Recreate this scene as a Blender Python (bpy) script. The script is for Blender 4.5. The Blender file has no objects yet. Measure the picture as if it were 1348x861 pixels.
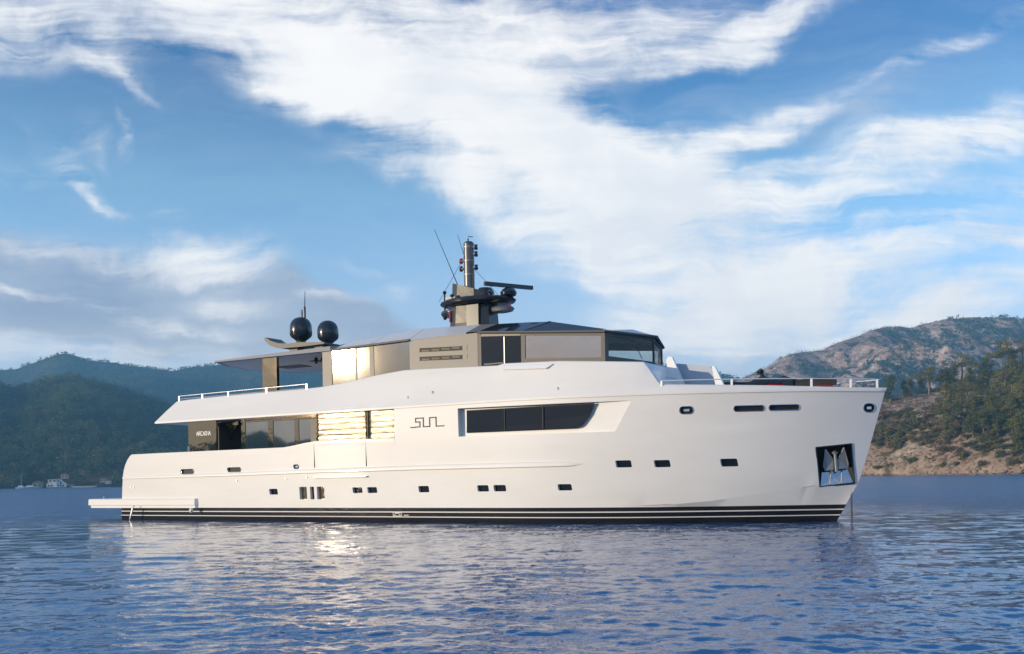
import bpy, bmesh, math, random
import numpy as np
from mathutils import Vector, Matrix, noise

random.seed(7); np.random.seed(7)
SC = bpy.context.scene
COL = SC.collection

# ------------------------------------------------------------------ camera
F, U0, V0, ROLL, CAM_H = 1310.0, 674.0, 628.0, math.radians(1.0), 1.8
cam_d = bpy.data.cameras.new('camera')
cam_d.sensor_width = 36.0
cam_d.lens = 36.0 * F / 1348.0
cam_d.shift_y = (V0 - 430.5) / 1348.0
cam_d.clip_end = 12000.0
cam = bpy.data.objects.new('camera', cam_d)
COL.objects.link(cam)
cam.location = (0, 0, CAM_H)
cam.rotation_euler = (math.radians(90), ROLL, 0)
SC.camera = cam

# --------------------------------------------------------------- sun and sky
SUN_EL = math.radians(7.0)
SUN_AZ = math.atan2(-0.938, -0.347)          # clockwise from +Y: behind the camera's left shoulder
SUN_STRENGTH, SKY_STRENGTH, EXPOSURE = 2.1, 0.10, 1.5
sd = Vector((math.sin(SUN_AZ) * math.cos(SUN_EL), math.cos(SUN_AZ) * math.cos(SUN_EL), math.sin(SUN_EL)))
sun_l = bpy.data.lights.new('sun', 'SUN')
sun_l.energy = SUN_STRENGTH
sun_l.angle = math.radians(0.5)
sun_l.color = (1.0, 0.82, 0.57)
sun = bpy.data.objects.new('sun', sun_l)
COL.objects.link(sun)
sun.rotation_euler = sd.to_track_quat('Z', 'Y').to_euler()

SC.view_settings.view_transform = 'Standard'
SC.view_settings.look = 'None'
SC.view_settings.exposure = EXPOSURE
SC.view_settings.gamma = 1.0
SC.view_settings.use_curve_mapping = False
SC.render.engine = 'CYCLES'
SC.cycles.use_denoising = True
SC.cycles.max_bounces = 8
SC.cycles.glossy_bounces = 5
SC.cycles.transmission_bounces = 6
SC.cycles.transparent_max_bounces = 12
SC.cycles.volume_bounces = 0
SC.cycles.sample_clamp_indirect = 4.0
SC.cycles.volume_step_rate = 1.0


def ray(u, v):
    """direction slopes (x/y, z/y) of a place in the sky or on a ridge, as measured from the photograph"""
    dx, dy = u - U0, v - V0
    c, s = math.cos(ROLL), math.sin(ROLL)
    return (dx * c - dy * s) / F, -(dy * c + dx * s) / F


class NT:
    """small helper to write node trees"""
    def __init__(self, tree):
        self.t = tree

    def n(self, kind, **kw):
        nd = self.t.nodes.new(kind)
        for k, v in kw.items():
            if k.startswith('i_'):
                key = k[2:]
                key = int(key) if key.isdigit() else key.replace('_', ' ')
                nd.inputs[key].default_value = v
            else:
                setattr(nd, k, v)
        return nd

    def l(self, a, b):
        self.t.links.new(a, b)

    def math(self, op, a, b=None, c=None, clamp=False):
        nd = self.t.nodes.new('ShaderNodeMath'); nd.operation = op; nd.use_clamp = clamp
        for i, x in enumerate((a, b, c)):
            if x is None: continue
            if isinstance(x, (int, float)): nd.inputs[i].default_value = x
            else: self.l(x, nd.inputs[i])
        return nd.outputs[0]

    def vmath(self, op, a, b=None, scale=None):
        nd = self.t.nodes.new('ShaderNodeVectorMath'); nd.operation = op
        for i, x in enumerate((a, b)):
            if x is None: continue
            if isinstance(x, (tuple, list)): nd.inputs[i].default_value = x
            else: self.l(x, nd.inputs[i])
        if scale is not None: nd.inputs['Scale'].default_value = scale
        return nd.outputs[0]

    def mapping(self, vec, loc=(0, 0, 0), rot=(0, 0, 0), scl=(1, 1, 1), vt='POINT'):
        nd = self.t.nodes.new('ShaderNodeMapping'); nd.vector_type = vt
        self.l(vec, nd.inputs['Vector'])
        nd.inputs['Location'].default_value = loc
        nd.inputs['Rotation'].default_value = rot
        nd.inputs['Scale'].default_value = scl
        return nd.outputs[0]

    def noise(self, vec, scale, detail=4, rough=0.55, dist=0.0, out='Fac'):
        nd = self.t.nodes.new('ShaderNodeTexNoise')
        if vec is not None: self.l(vec, nd.inputs['Vector'])
        nd.inputs['Scale'].default_value = scale
        nd.inputs['Detail'].default_value = detail
        nd.inputs['Roughness'].default_value = rough
        nd.inputs['Distortion'].default_value = dist
        return nd.outputs[out]

    def ramp(self, fac, stops, interp='LINEAR'):
        nd = self.t.nodes.new('ShaderNodeValToRGB')
        cr = nd.color_ramp; cr.interpolation = interp
        while len(cr.elements) < len(stops): cr.elements.new(0.5)
        for e, (p, c) in zip(cr.elements, stops):
            e.position = p
            e.color = (c, c, c, 1) if isinstance(c, (int, float)) else (*c, 1)
        self.l(fac, nd.inputs[0])
        return nd.outputs[0]

    def smooth(self, x, lo, hi):
        nd = self.t.nodes.new('ShaderNodeMapRange'); nd.interpolation_type = 'SMOOTHSTEP'
        self.l(x, nd.inputs[0])
        nd.inputs[1].default_value = lo; nd.inputs[2].default_value = hi
        return nd.outputs[0]

    def mix(self, fac, a, b, mode='MIX'):
        nd = self.t.nodes.new('ShaderNodeMix'); nd.data_type = 'RGBA'; nd.blend_type = mode
        if isinstance(fac, (int, float)): nd.inputs[0].default_value = fac
        else: self.l(fac, nd.inputs[0])
        for i, x in ((6, a), (7, b)):
            if isinstance(x, (tuple, list)): nd.inputs[i].default_value = (*x[:3], 1)
            else: self.l(x, nd.inputs[i])
        return nd.outputs[2]


def build_sky():
    world = bpy.data.worlds.new('World'); SC.world = world; world.use_nodes = True
    N = NT(world.node_tree)
    bg = world.node_tree.nodes['Background']
    bg.inputs[1].default_value = SKY_STRENGTH
    sky = N.n('ShaderNodeTexSky', sky_type='NISHITA', sun_disc=False, sun_elevation=SUN_EL, sun_rotation=SUN_AZ,
              air_density=1.0, dust_density=0.1, ozone_density=3.0)
    hs = N.n('ShaderNodeHueSaturation'); hs.inputs['Saturation'].default_value = 1.0; hs.inputs['Value'].default_value = 1.0
    N.l(sky.outputs[0], hs.inputs['Color'])
    tc = N.n('ShaderNodeTexCoord')
    sep = N.n('ShaderNodeSeparateXYZ'); N.l(tc.outputs['Generated'], sep.inputs[0])
    yy = N.math('MAXIMUM', N.math('ABSOLUTE', sep.outputs[1]), 0.10)
    X = N.math('DIVIDE', sep.outputs[0], yy)
    Z = N.math('DIVIDE', sep.outputs[2], yy)
    cmb = N.n('ShaderNodeCombineXYZ'); N.l(X, cmb.inputs[0]); N.l(Z, cmb.inputs[1])
    P = cmb.outputs[0]
    # deeper, cleaner blue than the low sun gives, brightening towards the horizon
    blue = N.mix(1.0, hs.outputs[0], N.ramp(N.math('MAXIMUM', sep.outputs[2], 0.0), [(0.0, (0.9, 1.0, 1.7)), (0.165, (1.2, 1.12, 1.25)), (0.277, (1.12, 1.12, 1.10)), (0.378, (0.42, 0.66, 0.84)), (0.44, (0.28, 0.58, 0.85)), (0.584, (0.62, 1.15, 1.5)), (0.77, (0.75, 1.3, 1.65))]), 'MULTIPLY')
    # big wind-drawn warp, then fine curl
    wv = N.noise(P, 3.2, 3, 0.5, 0.0, 'Color')
    warp = N.vmath('SCALE', N.vmath('SUBTRACT', wv, (0.5, 0.5, 0.5)), scale=0.16)
    wv2 = N.noise(P, 14.0, 4, 0.55, 0.0, 'Color')
    warp2 = N.vmath('SCALE', N.vmath('SUBTRACT', wv2, (0.5, 0.5, 0.5)), scale=0.05)
    PW = N.vmath('ADD', N.vmath('ADD', P, warp), warp2)

    def blobs(lst):
        tot = None
        for (u, v, L, W, ang, amp) in lst:
            cx, cz = ray(u, v)
            m = N.mapping(PW, (cx, cz, 0), (0, 0, -math.radians(ang) + ROLL), (L * 1.45 / F, W * 1.5 / F, 1), 'TEXTURE')
            g = N.n('ShaderNodeTexGradient', gradient_type='SPHERICAL'); N.l(m, g.inputs[0])
            a = N.smooth(g.outputs['Fac'], 0.0, 0.95)
            tot = N.math('MULTIPLY_ADD', a, amp, tot if tot is not None else 0.0)
        return tot
    white = blobs(CLOUDS)
    grey = blobs(GREY_BANK)
    # fibres: one family sweeping down to the right, the other fanning up to the right
    f1 = N.noise(N.mapping(PW, rot=(0, 0, math.radians(28)), scl=(2.2, 15.0, 1)), 1.0, 8, 0.60, 0.7)
    f2 = N.noise(N.mapping(PW, rot=(0, 0, math.radians(-27)), scl=(2.2, 17.0, 1)), 1.0, 8, 0.60, 0.7)
    fib = N.n('ShaderNodeMix', data_type='FLOAT')
    N.l(N.smooth(X, -0.15, 0.2), fib.inputs[0]); N.l(f1, fib.inputs[2]); N.l(f2, fib.inputs[3])
    fib = fib.outputs[0]
    PH = N.vmath('ADD', P, N.vmath('SCALE', warp, scale=0.45))
    g1 = N.noise(N.mapping(PH, rot=(0, 0, math.radians(33)), scl=(5.0, 46.0, 1)), 1.0, 6, 0.62, 0.15)
    g2 = N.noise(N.mapping(PH, rot=(0, 0, math.radians(-24)), scl=(5.0, 52.0, 1)), 1.0, 6, 0.62, 0.15)
    hair = N.n('ShaderNodeMix', data_type='FLOAT')
    N.l(N.smooth(X, -0.15, 0.2), hair.inputs[0]); N.l(g1, hair.inputs[2]); N.l(g2, hair.inputs[3])
    hair = hair.outputs[0]
    fine = N.noise(PW, 16.0, 8, 0.62, 0.3)
    tex = N.math('ADD', N.math('MULTIPLY', N.math('SUBTRACT', fib, 0.5), 2.5), N.math('ADD', N.math('MULTIPLY', N.math('SUBTRACT', hair, 0.5), 1.5), N.math('MULTIPLY', N.math('SUBTRACT', fine, 0.5), 1.2)))
    # scattered cloud above and beside the photographed part of the sky
    far = N.math('MULTIPLY', N.smooth(N.math('ADD', sep.outputs[2], N.math('MULTIPLY', N.math('MINIMUM', N.math('ABSOLUTE', X), 1.0), 0.2)), 0.44, 0.68), 0.12)
    dens = N.math('ADD', N.math('ADD', white, far), N.math('MULTIPLY', tex, N.math('ADD', N.math('MULTIPLY', N.smooth(white, 0.0, 0.45), 1.05), 0.10)))
    dw = N.math('POWER', N.smooth(dens, -0.12, 1.32), 0.78)
    dg = N.smooth(N.math('ADD', grey, N.math('MULTIPLY', tex, 0.45)), 0.15, 0.9)
    shade = N.smooth(N.math('ADD', N.noise(PW, 6.0, 5, 0.55, 0.3), N.math('ADD', N.math('MULTIPLY', fib, 0.7), N.math('MULTIPLY', hair, 0.35))), 0.80, 1.18)
    k = 1.0 / SKY_STRENGTH
    cw = N.mix(shade, (0.325 * k, 0.333 * k, 0.348 * k), (0.395 * k, 0.388 * k, 0.380 * k))
    cg = N.mix(shade, (0.070 * k, 0.108 * k, 0.178 * k), (0.125 * k, 0.160 * k, 0.220 * k))
    c = N.mix(N.math('MULTIPLY', dg, 0.88), blue, cg)
    # pale haze of thin cloud along the horizon
    veil = N.math('MULTIPLY', N.math('SUBTRACT', 1.0, N.smooth(sep.outputs[2], 0.02, 0.26)), 0.80)
    c = N.mix(veil, c, (0.225 * k, 0.232 * k, 0.245 * k))
    sdot = N.n('ShaderNodeVectorMath', operation='DOT_PRODUCT'); N.l(tc.outputs['Generated'], sdot.inputs[0]); sdot.inputs[1].default_value = tuple(sd)
    low = N.math('SUBTRACT', 1.0, N.smooth(sep.outputs[2], 0.08, 0.42))
    glow = N.math('MULTIPLY', N.math('MULTIPLY', N.smooth(sdot.outputs['Value'], 0.35, 0.95), low), N.smooth(N.math('ADD', fib, N.math('MULTIPLY', fine, 0.6)), 0.45, 0.95))
    c = N.mix(N.math('MULTIPLY', glow, 0.85), c, (0.34 * k, 0.275 * k, 0.225 * k))
    c = N.mix(N.math('MULTIPLY', dw, 0.96), c, cw)
    N.l(c, bg.inputs[0])


# cloud masses: centre in photo pixels, half length, half width, tilt (degrees, clockwise down), weight
CLOUDS = [
    (90, 25, 260, 75, -4, 1.0), (330, 75, 230, 62, 22, 0.9), (470, 110, 230, 78, 33, 0.9), (620, 60, 260, 110, 8, 0.95),
    (640, 170, 200, 80, 20, 0.7), (770, 225, 170, 85, 10, 0.85), (760, 300, 130, 55, 15, 0.8), (870, 285, 230, 80, 10, 0.8),
    (960, 50, 170, 28, -26, 0.85), (860, 25, 130, 50, -15, 0.35), (960, 205, 160, 25, -24, 0.45), (1030, 262, 180, 42, -12, 0.62),
    (1230, 205, 190, 38, -19, 0.75), (1050, 345, 260, 52, -8, 0.62), (950, 405, 170, 50, -12, 0.9), (1180, 350, 200, 26, -12, 0.35),
    (1260, 60, 160, 14, -24, 0.28), (1200, 410, 260, 34, -4, 0.6), (570, 240, 130, 16, 8, 0.6), (640, 262, 90, 14, 8, 0.45),
    (150, 130, 50, 8, 40, 0.3), (70, 190, 50, 6, 30, 0.25), (150, 190, 30, 7, 60, 0.3), (130, 255, 60, 7, 25, 0.35), (245, 290, 30, 7, 10, 0.3), (40, 235, 40, 5, 10, 0.25), (470, 358, 40, 6, 5, 0.25),
    (110, 110, 60, 16, 22, 0.45), (110, 235, 70, 13, 38, 0.42), (120, 200, 40, 12, 45, 0.25), (45, 225, 40, 8, 15, 0.2),
    (690, 262, 70, 28, 20, -1.2), (455, 182, 30, 18, 10, -0.5), (860, 112, 110, 30, -18, -0.7), (1010, 215, 80, 18, -20, -0.35), (930, 350, 90, 20, -10, -0.25),
    (300, 345, 90, 32, 14, 0.60), (190, 330, 160, 22, 12, 0.42), (40, 318, 120, 15, 5, 0.35), (110, 382, 150, 9, 9, 0.55), (250, 412, 120, 10, 10, 0.5),
    (330, 398, 70, 12, 12, 0.42), (440, 395, 60, 10, 10, 0.30), (520, 380, 40, 12, -10, 0.25), (60, 455, 260, 28, 2, 0.42), (300, 455, 220, 22, 5, 0.2),
    (1330, 330, 90, 12, -10, 0.25), (1345, 245, 60, 22, -10, 0.3),
    (1230, 300, 260, 90, -12, 0.18), (1000, 190, 230, 60, -18, 0.16), (1150, 400, 280, 40, -4, 0.22),
]
GREY_BANK = [
    (60, 345, 330, 62, 6, 0.85), (180, 400, 380, 60, 11, 0.95), (400, 412, 270, 34, 13, 0.8), (20, 420, 260, 40, 0, 0.5),
    (1120, 440, 260, 30, -4, 0.25), (1240, 330, 220, 40, -10, 0.35), (900, 460, 160, 24, 0, 0.35), (870, 150, 150, 30, -10, 0.25), (1060, 190, 160, 30, -15, 0.3),
]
build_sky()


# ------------------------------------------------------------------ materials
def mat(name, base, rough=0.5, metal=0.0, bump=None, vary=None, ior=1.45, coat=0.0, spec=0.5):
    """bump=(scale, strength, distance); vary=(scale, colour2, stretch)"""
    m = bpy.data.materials.new(name); m.use_nodes = True
    N = NT(m.node_tree); p = m.node_tree.nodes['Principled BSDF']
    p.inputs['Base Color'].default_value = (*base, 1)
    p.inputs['Roughness'].default_value = rough
    p.inputs['Metallic'].default_value = metal
    p.inputs['IOR'].default_value = ior
    p.inputs['Specular IOR Level'].default_value = spec
    p.inputs['Coat Weight'].default_value = coat
    p.inputs['Coat Roughness'].default_value = 0.04
    tc = N.n('ShaderNodeTexCoord')
    if vary:
        v = N.mapping(tc.outputs['Object'], scl=vary[2] if len(vary) > 2 else (1, 1, 1))
        f = N.noise(v, vary[0], 5, 0.6)
        N.l(N.mix(N.smooth(f, 0.35, 0.68), base, vary[1]), p.inputs['Base Color'])
    if bump:
        b = N.n('ShaderNodeBump'); b.inputs['Strength'].default_value = bump[1]; b.inputs['Distance'].default_value = bump[2]
        v = N.mapping(tc.outputs['Object'], scl=bump[3] if len(bump) > 3 else (1, 1, 1))
        N.l(N.noise(v, bump[0], 4, 0.55), b.inputs['Height']); N.l(b.outputs[0], p.inputs['Normal'])
    return m


M = {}
M['hull'] = mat('hull_white', (0.765, 0.745, 0.705), 0.42, coat=0.4, spec=0.35, vary=(0.6, (0.73, 0.705, 0.66), (0.3, 1, 1.4)), bump=(0.35, 0.12, 0.02))
M['white'] = mat('white_gelcoat', (0.80, 0.79, 0.78), 0.3, coat=0.3)
M['black'] = mat('boot_black', (0.012, 0.011, 0.012), 0.18, vary=(1.2, (0.022, 0.018, 0.016), (0.3, 1, 3)))
M['line'] = mat('stripe_white', (0.7, 0.68, 0.65), 0.35)
M['bronze'] = mat('bronze_mirror', (0.36, 0.27, 0.17), 0.03, 1.0, bump=(1.6, 0.22, 0.02))
M['louvre'] = mat('bronze_louvre', (0.29, 0.245, 0.185), 0.13, 1.0, bump=(8.0, 1.0, 0.03, (0.7, 1, 2.5)))
M['metal'] = mat('champagne_metal', (0.19, 0.178, 0.162), 0.5, 0.1, bump=(0.8, 0.1, 0.02))
M['grey'] = mat('grey_roof', (0.30, 0.30, 0.31), 0.6, spec=0.2)
M['roofpanel'] = mat('pale_roof_panel', (0.60, 0.59, 0.57), 0.32)
M['soffit'] = mat('grey_soffit', (0.55, 0.56, 0.58), 0.45)
M['mirror'] = mat('mirror_glass', (0.34, 0.30, 0.25), 0.025, 1.0, bump=(0.8, 0.055, 0.02))
M['saloon'] = mat('saloon_glass', (0.44, 0.39, 0.33), 0.03, 1.0, bump=(0.9, 0.06, 0.02))
M['blind'] = mat('wheelhouse_window_glass', (0.42, 0.37, 0.34), 0.05, 0.8, bump=(0.7, 0.25, 0.05))
M['darkglass'] = mat('dark_glass', (0.010, 0.012, 0.018), 0.03, bump=(3.0, 0.05, 0.01))
M['roofglass'] = mat('blue_roof_glass', (0.030, 0.042, 0.06), 0.06, 0.35)
M['frame'] = mat('dark_grey_frame', (0.085, 0.078, 0.072), 0.5)
M['dark'] = mat('dark_interior', (0.012, 0.011, 0.011), 0.6)
M['steel'] = mat('polished_steel', (0.62, 0.63, 0.65), 0.10, 1.0, bump=(3.0, 0.1, 0.02))
M['satin'] = mat('satin_steel', (0.36, 0.355, 0.34), 0.42, 0.7)
M['navy'] = mat('dark_gloss_paint', (0.016, 0.019, 0.026), 0.22, 0.0, coat=0.4)
M['mastbody'] = mat('mast_bronze', (0.070, 0.066, 0.062), 0.28, 0.3, bump=(1.2, 0.3, 0.03))
M['mast'] = mat('mast_grey', (0.13, 0.13, 0.135), 0.32, 0.5)
M['rubber'] = mat('black_rubber', (0.015, 0.015, 0.016), 0.55)
M['red'] = mat('red_gelcoat', (0.45, 0.015, 0.02), 0.25, coat=0.4)
M['redglass'] = mat('red_lamp_glass', (0.35, 0.03, 0.05), 0.2)
M['teak'] = mat('bronze_letters', (0.060, 0.040, 0.028), 0.6)
M['rope'] = mat('chain_steel', (0.10, 0.10, 0.10), 0.5, 0.5)
M['pole'] = mat('rail_white', (0.72, 0.72, 0.72), 0.25, 0.3)
M['cushion'] = mat('pale_canvas', (0.42, 0.46, 0.52), 0.7, bump=(6, 0.2, 0.01))

cg = bpy.data.materials.new('clear_tinted_glass'); cg.use_nodes = True
_N = NT(cg.node_tree); cg.node_tree.nodes.remove(cg.node_tree.nodes['Principled BSDF'])
_o = cg.node_tree.nodes['Material Output']
_t = _N.n('ShaderNodeBsdfTransparent'); _t.inputs[0].default_value = (0.74, 0.78, 0.76, 1)
_g = _N.n('ShaderNodeBsdfGlossy'); _g.inputs['Roughness'].default_value = 0.03
_w = _N.n('ShaderNodeLayerWeight'); _w.inputs[0].default_value = 0.5
_p5 = _N.math('POWER', _w.outputs['Facing'], 5.0)
_m = _N.n('ShaderNodeMixShader'); _N.l(_N.math('MULTIPLY_ADD', _p5, 0.95, 0.045), _m.inputs[0]); _N.l(_t.outputs[0], _m.inputs[1]); _N.l(_g.outputs[0], _m.inputs[2])
_N.l(_m.outputs[0], _o.inputs['Surface'])
M['clear'] = cg


def ground_mat(name, c_rock, c_soil, c_green, s_big, s_small, green=0.5, rough=0.95, bump=1.0, stretch=(1, 1, 1), rock_lo=0.45, rock_hi=0.6, streak=False, wet=False):
    m = bpy.data.materials.new(name); m.use_nodes = True
    N = NT(m.node_tree); p = m.node_tree.nodes['Principled BSDF']
    p.inputs['Roughness'].default_value = rough; p.inputs['Specular IOR Level'].default_value = 0.1
    tc = N.n('ShaderNodeTexCoord'); v = N.mapping(tc.outputs['Object'], scl=stretch)
    big = N.noise(v, s_big, 6, 0.6, 0.6); small = N.noise(v, s_small, 6, 0.65); mid = N.noise(v, s_big * 4, 5, 0.6, 0.3)
    rs = N.mix(N.smooth(N.math('ADD', N.math('MULTIPLY', big, 0.6), N.math('MULTIPLY', small, 0.4)), rock_lo, rock_hi), c_soil, c_rock)
    fac = N.smooth(N.math('ADD', N.math('MULTIPLY', mid, 0.7), N.math('MULTIPLY', small, 0.4)), 0.62 - green * 0.2, 0.72 - green * 0.2)
    c = N.mix(fac, rs, c_green)
    if streak:
        sv = N.mapping(tc.outputs['Object'], scl=(0.16, 0.05, 0.022)); st = N.noise(sv, 1.0, 6, 0.65, 0.5)
        c = N.mix(N.smooth(st, 0.42, 0.62), N.mix(1.0, c, (0.62, 0.58, 0.57), 'MULTIPLY'), c)
    c = N.mix(N.smooth(small, 0.3, 0.7), N.mix(1.0, c, (0.72, 0.72, 0.74), 'MULTIPLY'), c)
    N.l(c, p.inputs['Base Color'])
    if wet:
        sp = N.n('ShaderNodeSeparateXYZ'); N.l(tc.outputs['Object'], sp.inputs[0])
        wl = N.smooth(N.math('ADD', sp.outputs[2], N.math('MULTIPLY', small, -0.9)), -0.25, 0.15)
        c = N.mix(wl, N.mix(1.0, c, (0.38, 0.37, 0.36), 'MULTIPLY'), c); N.l(c, p.inputs['Base Color'])
    b = N.n('ShaderNodeBump'); b.inputs['Strength'].default_value = 0.9; b.inputs['Distance'].default_value = bump
    N.l(small, b.inputs['Height']); N.l(b.outputs[0], p.inputs['Normal'])
    return m


def leaf_mat(name, a, b, c=None, tone=False):
    m = bpy.data.materials.new(name); m.use_nodes = True
    N = NT(m.node_tree); p = m.node_tree.nodes['Principled BSDF']
    p.inputs['Roughness'].default_value = 0.8; p.inputs['Specular IOR Level'].default_value = 0.15
    g = N.n('ShaderNodeNewGeometry'); oi = N.n('ShaderNodeObjectInfo'); tc = N.n('ShaderNodeTexCoord')
    n = N.noise(tc.outputs['Object'], 0.35, 3, 0.6)
    f = N.math('ADD', N.math('MULTIPLY', g.outputs['Random Per Island'], 0.5), N.math('ADD', N.math('MULTIPLY', oi.outputs['Random'], 0.35), N.math('MULTIPLY', N.math('SUBTRACT', n, 0.5), 0.9)))
    if tone:
        at = N.n('ShaderNodeAttribute', attribute_name='tone')
        f = N.math('ADD', N.math('MULTIPLY', g.outputs['Random Per Island'], 0.22), N.math('MULTIPLY', at.outputs['Fac'], 0.80))
    stops = [(0.0, a), (0.8, b)] if c is None else [(0.0, a), (0.55, b), (0.9, c)]
    col = N.ramp(f, stops)
    N.l(col, p.inputs['Base Color'])
    tr = N.n('ShaderNodeBsdfTranslucent'); N.l(col, tr.inputs[0])
    mx = N.n('ShaderNodeMixShader'); mx.inputs[0].default_value = 0.45
    N.l(p.outputs[0], mx.inputs[1]); N.l(tr.outputs[0], mx.inputs[2]); N.l(mx.outputs[0], m.node_tree.nodes['Material Output'].inputs['Surface'])
    return m


M['forest'] = leaf_mat('forest_leaves', (0.030, 0.070, 0.040), (0.090, 0.145, 0.062), (0.17, 0.165, 0.080), tone=True)
M['farforest'] = leaf_mat('far_forest_leaves', (0.030, 0.060, 0.038), (0.080, 0.115, 0.058), tone=True)
M['pine'] = leaf_mat('pine_needles', (0.135, 0.145, 0.042), (0.225, 0.21, 0.06), (0.29, 0.25, 0.085))
M['darkpine'] = leaf_mat('dark_needles', (0.07, 0.092, 0.034), (0.14, 0.155, 0.05))
M['shrub'] = leaf_mat('shrub_leaves', (0.12, 0.118, 0.046), (0.20, 0.18, 0.07), (0.26, 0.19, 0.10))
M['dry'] = leaf_mat('dry_scrub', (0.16, 0.11, 0.07), (0.26, 0.18, 0.115), (0.22, 0.19, 0.085))
M['burnt'] = leaf_mat('bare_wood', (0.10, 0.06, 0.05), (0.16, 0.10, 0.085))
M['bark'] = mat('bark', (0.22, 0.165, 0.12), 0.9, vary=(2.0, (0.13, 0.09, 0.065)))
M['soil_r'] = ground_mat('hillside_soil', (0.46, 0.36, 0.255), (0.38, 0.265, 0.18), (0.115, 0.090, 0.045), 0.035, 0.45, 0.35, bump=1.2, wet=True)
M['soil_l'] = ground_mat('forest_floor', (0.10, 0.085, 0.05), (0.06, 0.058, 0.032), (0.035, 0.045, 0.02), 0.02, 0.2, 0.6, bump=1.0)
M['farhill'] = ground_mat('far_hill_ground', (0.085, 0.072, 0.052), (0.045, 0.050, 0.030), (0.030, 0.042, 0.022), 0.008, 0.06, 0.7, bump=3.0)
M['cliff'] = ground_mat('cliff_rock', (0.56, 0.43, 0.34), (0.36, 0.245, 0.195), (0.050, 0.058, 0.030), 0.016, 0.22, 0.42, bump=3.0, stretch=(1.3, 0.6, 0.9), rock_lo=0.42, rock_hi=0.56, streak=True)
M['rock'] = mat('shore_rock', (0.36, 0.29, 0.22), 0.9, vary=(0.8, (0.20, 0.15, 0.11)))
M['plaster'] = mat('white_plaster', (0.68, 0.68, 0.66), 0.8)
M['cream'] = mat('cream_plaster', (0.48, 0.42, 0.34), 0.85)
M['tile'] = mat('roof_tile', (0.36, 0.20, 0.13), 0.85)
M['concrete'] = mat('concrete', (0.42, 0.40, 0.37), 0.9)


# ------------------------------------------------------------------ object helpers
def tag(o, label=None, cat=None, group=None, kind=None):
    if label: o['label'] = label
    if cat: o['category'] = cat
    if group: o['group'] = group
    if kind: o['kind'] = kind
    return o


def empty(name, loc=(0, 0, 0), rz=0.0):
    o = bpy.data.objects.new(name, None); COL.objects.link(o)
    o.location = loc; o.rotation_euler = (0, 0, rz); o.empty_display_size = 0.5
    return o


def finish(me, smooth):
    if smooth is not None and len(me.polygons):
        me.polygons.foreach_set('use_smooth', np.ones(len(me.polygons), dtype=bool))
        me.set_sharp_from_angle(angle=math.radians(smooth))
    me.update()


def mobj(name, verts, faces, m, parent=None, smooth=None):
    me = bpy.data.meshes.new(name)
    me.from_pydata([tuple(v) for v in verts], [], [tuple(f) for f in faces]); me.validate()
    bm = bmesh.new(); bm.from_mesh(me); bmesh.ops.recalc_face_normals(bm, faces=bm.faces); bm.to_mesh(me); bm.free()
    for x in (m if isinstance(m, (list, tuple)) else [m]): me.materials.append(x)
    finish(me, smooth)
    o = bpy.data.objects.new(name, me); COL.objects.link(o)
    if parent: o.parent = parent
    return o


class MB:
    """collects shapes for ONE mesh object"""
    def __init__(self): self.v = []; self.f = []

    def add(self, v, f):
        k = len(self.v); self.v += [tuple(p) for p in v]; self.f += [tuple(i + k for i in q) for q in f]; return self

    def prism(self, pts, ext):
        n = len(pts); e = Vector(ext)
        v = [Vector(p) for p in pts] + [Vector(p) + e for p in pts]
        f = [list(range(n)), list(range(2 * n - 1, n - 1, -1))] + [(i, (i + 1) % n, n + (i + 1) % n, n + i) for i in range(n)]
        return self.add(v, f)

    def box(self, c, s, rz=0.0, ry=0.0):
        R = Matrix.Rotation(rz, 3, 'Z') @ Matrix.Rotation(ry, 3, 'Y')
        v = [Vector(c) + R @ Vector((sx * s[0] / 2, sy * s[1] / 2, sz * s[2] / 2)) for sx in (-1, 1) for sy in (-1, 1) for sz in (-1, 1)]
        return self.add(v, [(0, 1, 3, 2), (4, 6, 7, 5), (0, 4, 5, 1), (2, 3, 7, 6), (0, 2, 6, 4), (1, 5, 7, 3)])

    def tube(self, pts, r, n=8):
        pts = [Vector(p) for p in pts]; rr = r if isinstance(r, (list, tuple)) else [r] * len(pts)
        v = []; f = []
        for i, p in enumerate(pts):
            d = (pts[min(i + 1, len(pts) - 1)] - pts[max(i - 1, 0)]).normalized()
            a = d.orthogonal().normalized() if abs(d.z) > 0.9 else d.cross(Vector((0, 0, 1))).normalized()
            b = d.cross(a)
            v += [p + (a * math.cos(2 * math.pi * k / n) + b * math.sin(2 * math.pi * k / n)) * rr[i] for k in range(n)]
        for i in range(len(pts) - 1):
            f += [(i * n + k, i * n + (k + 1) % n, (i + 1) * n + (k + 1) % n, (i + 1) * n + k) for k in range(n)]
        f += [tuple(range(n)), tuple(range((len(pts) - 1) * n, len(pts) * n))]
        return self.add(v, f)

    def lathe(self, prof, c, n=24, sx=1.0, sy=1.0):
        v = []; f = []
        for (r, z) in prof:
            v += [(c[0] + r * sx * math.cos(2 * math.pi * k / n), c[1] + r * sy * math.sin(2 * math.pi * k / n), c[2] + z) for k in range(n)]
        for i in range(len(prof) - 1):
            f += [(i * n + k, i * n + (k + 1) % n, (i + 1) * n + (k + 1) % n, (i + 1) * n + k) for k in range(n)]
        f += [tuple(range(n)), tuple(range((len(prof) - 1) * n, len(prof) * n))]
        return self.add(v, f)

    def build(self, name, m, parent=None, smooth=None):
        return mobj(name, self.v, self.f, m, parent, smooth)


def interp(x, xs, ys): return float(np.interp(x, xs, ys))


# value noise on arrays ---------------------------------------------------------
_perm = np.random.RandomState(3).rand(256, 256)


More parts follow.
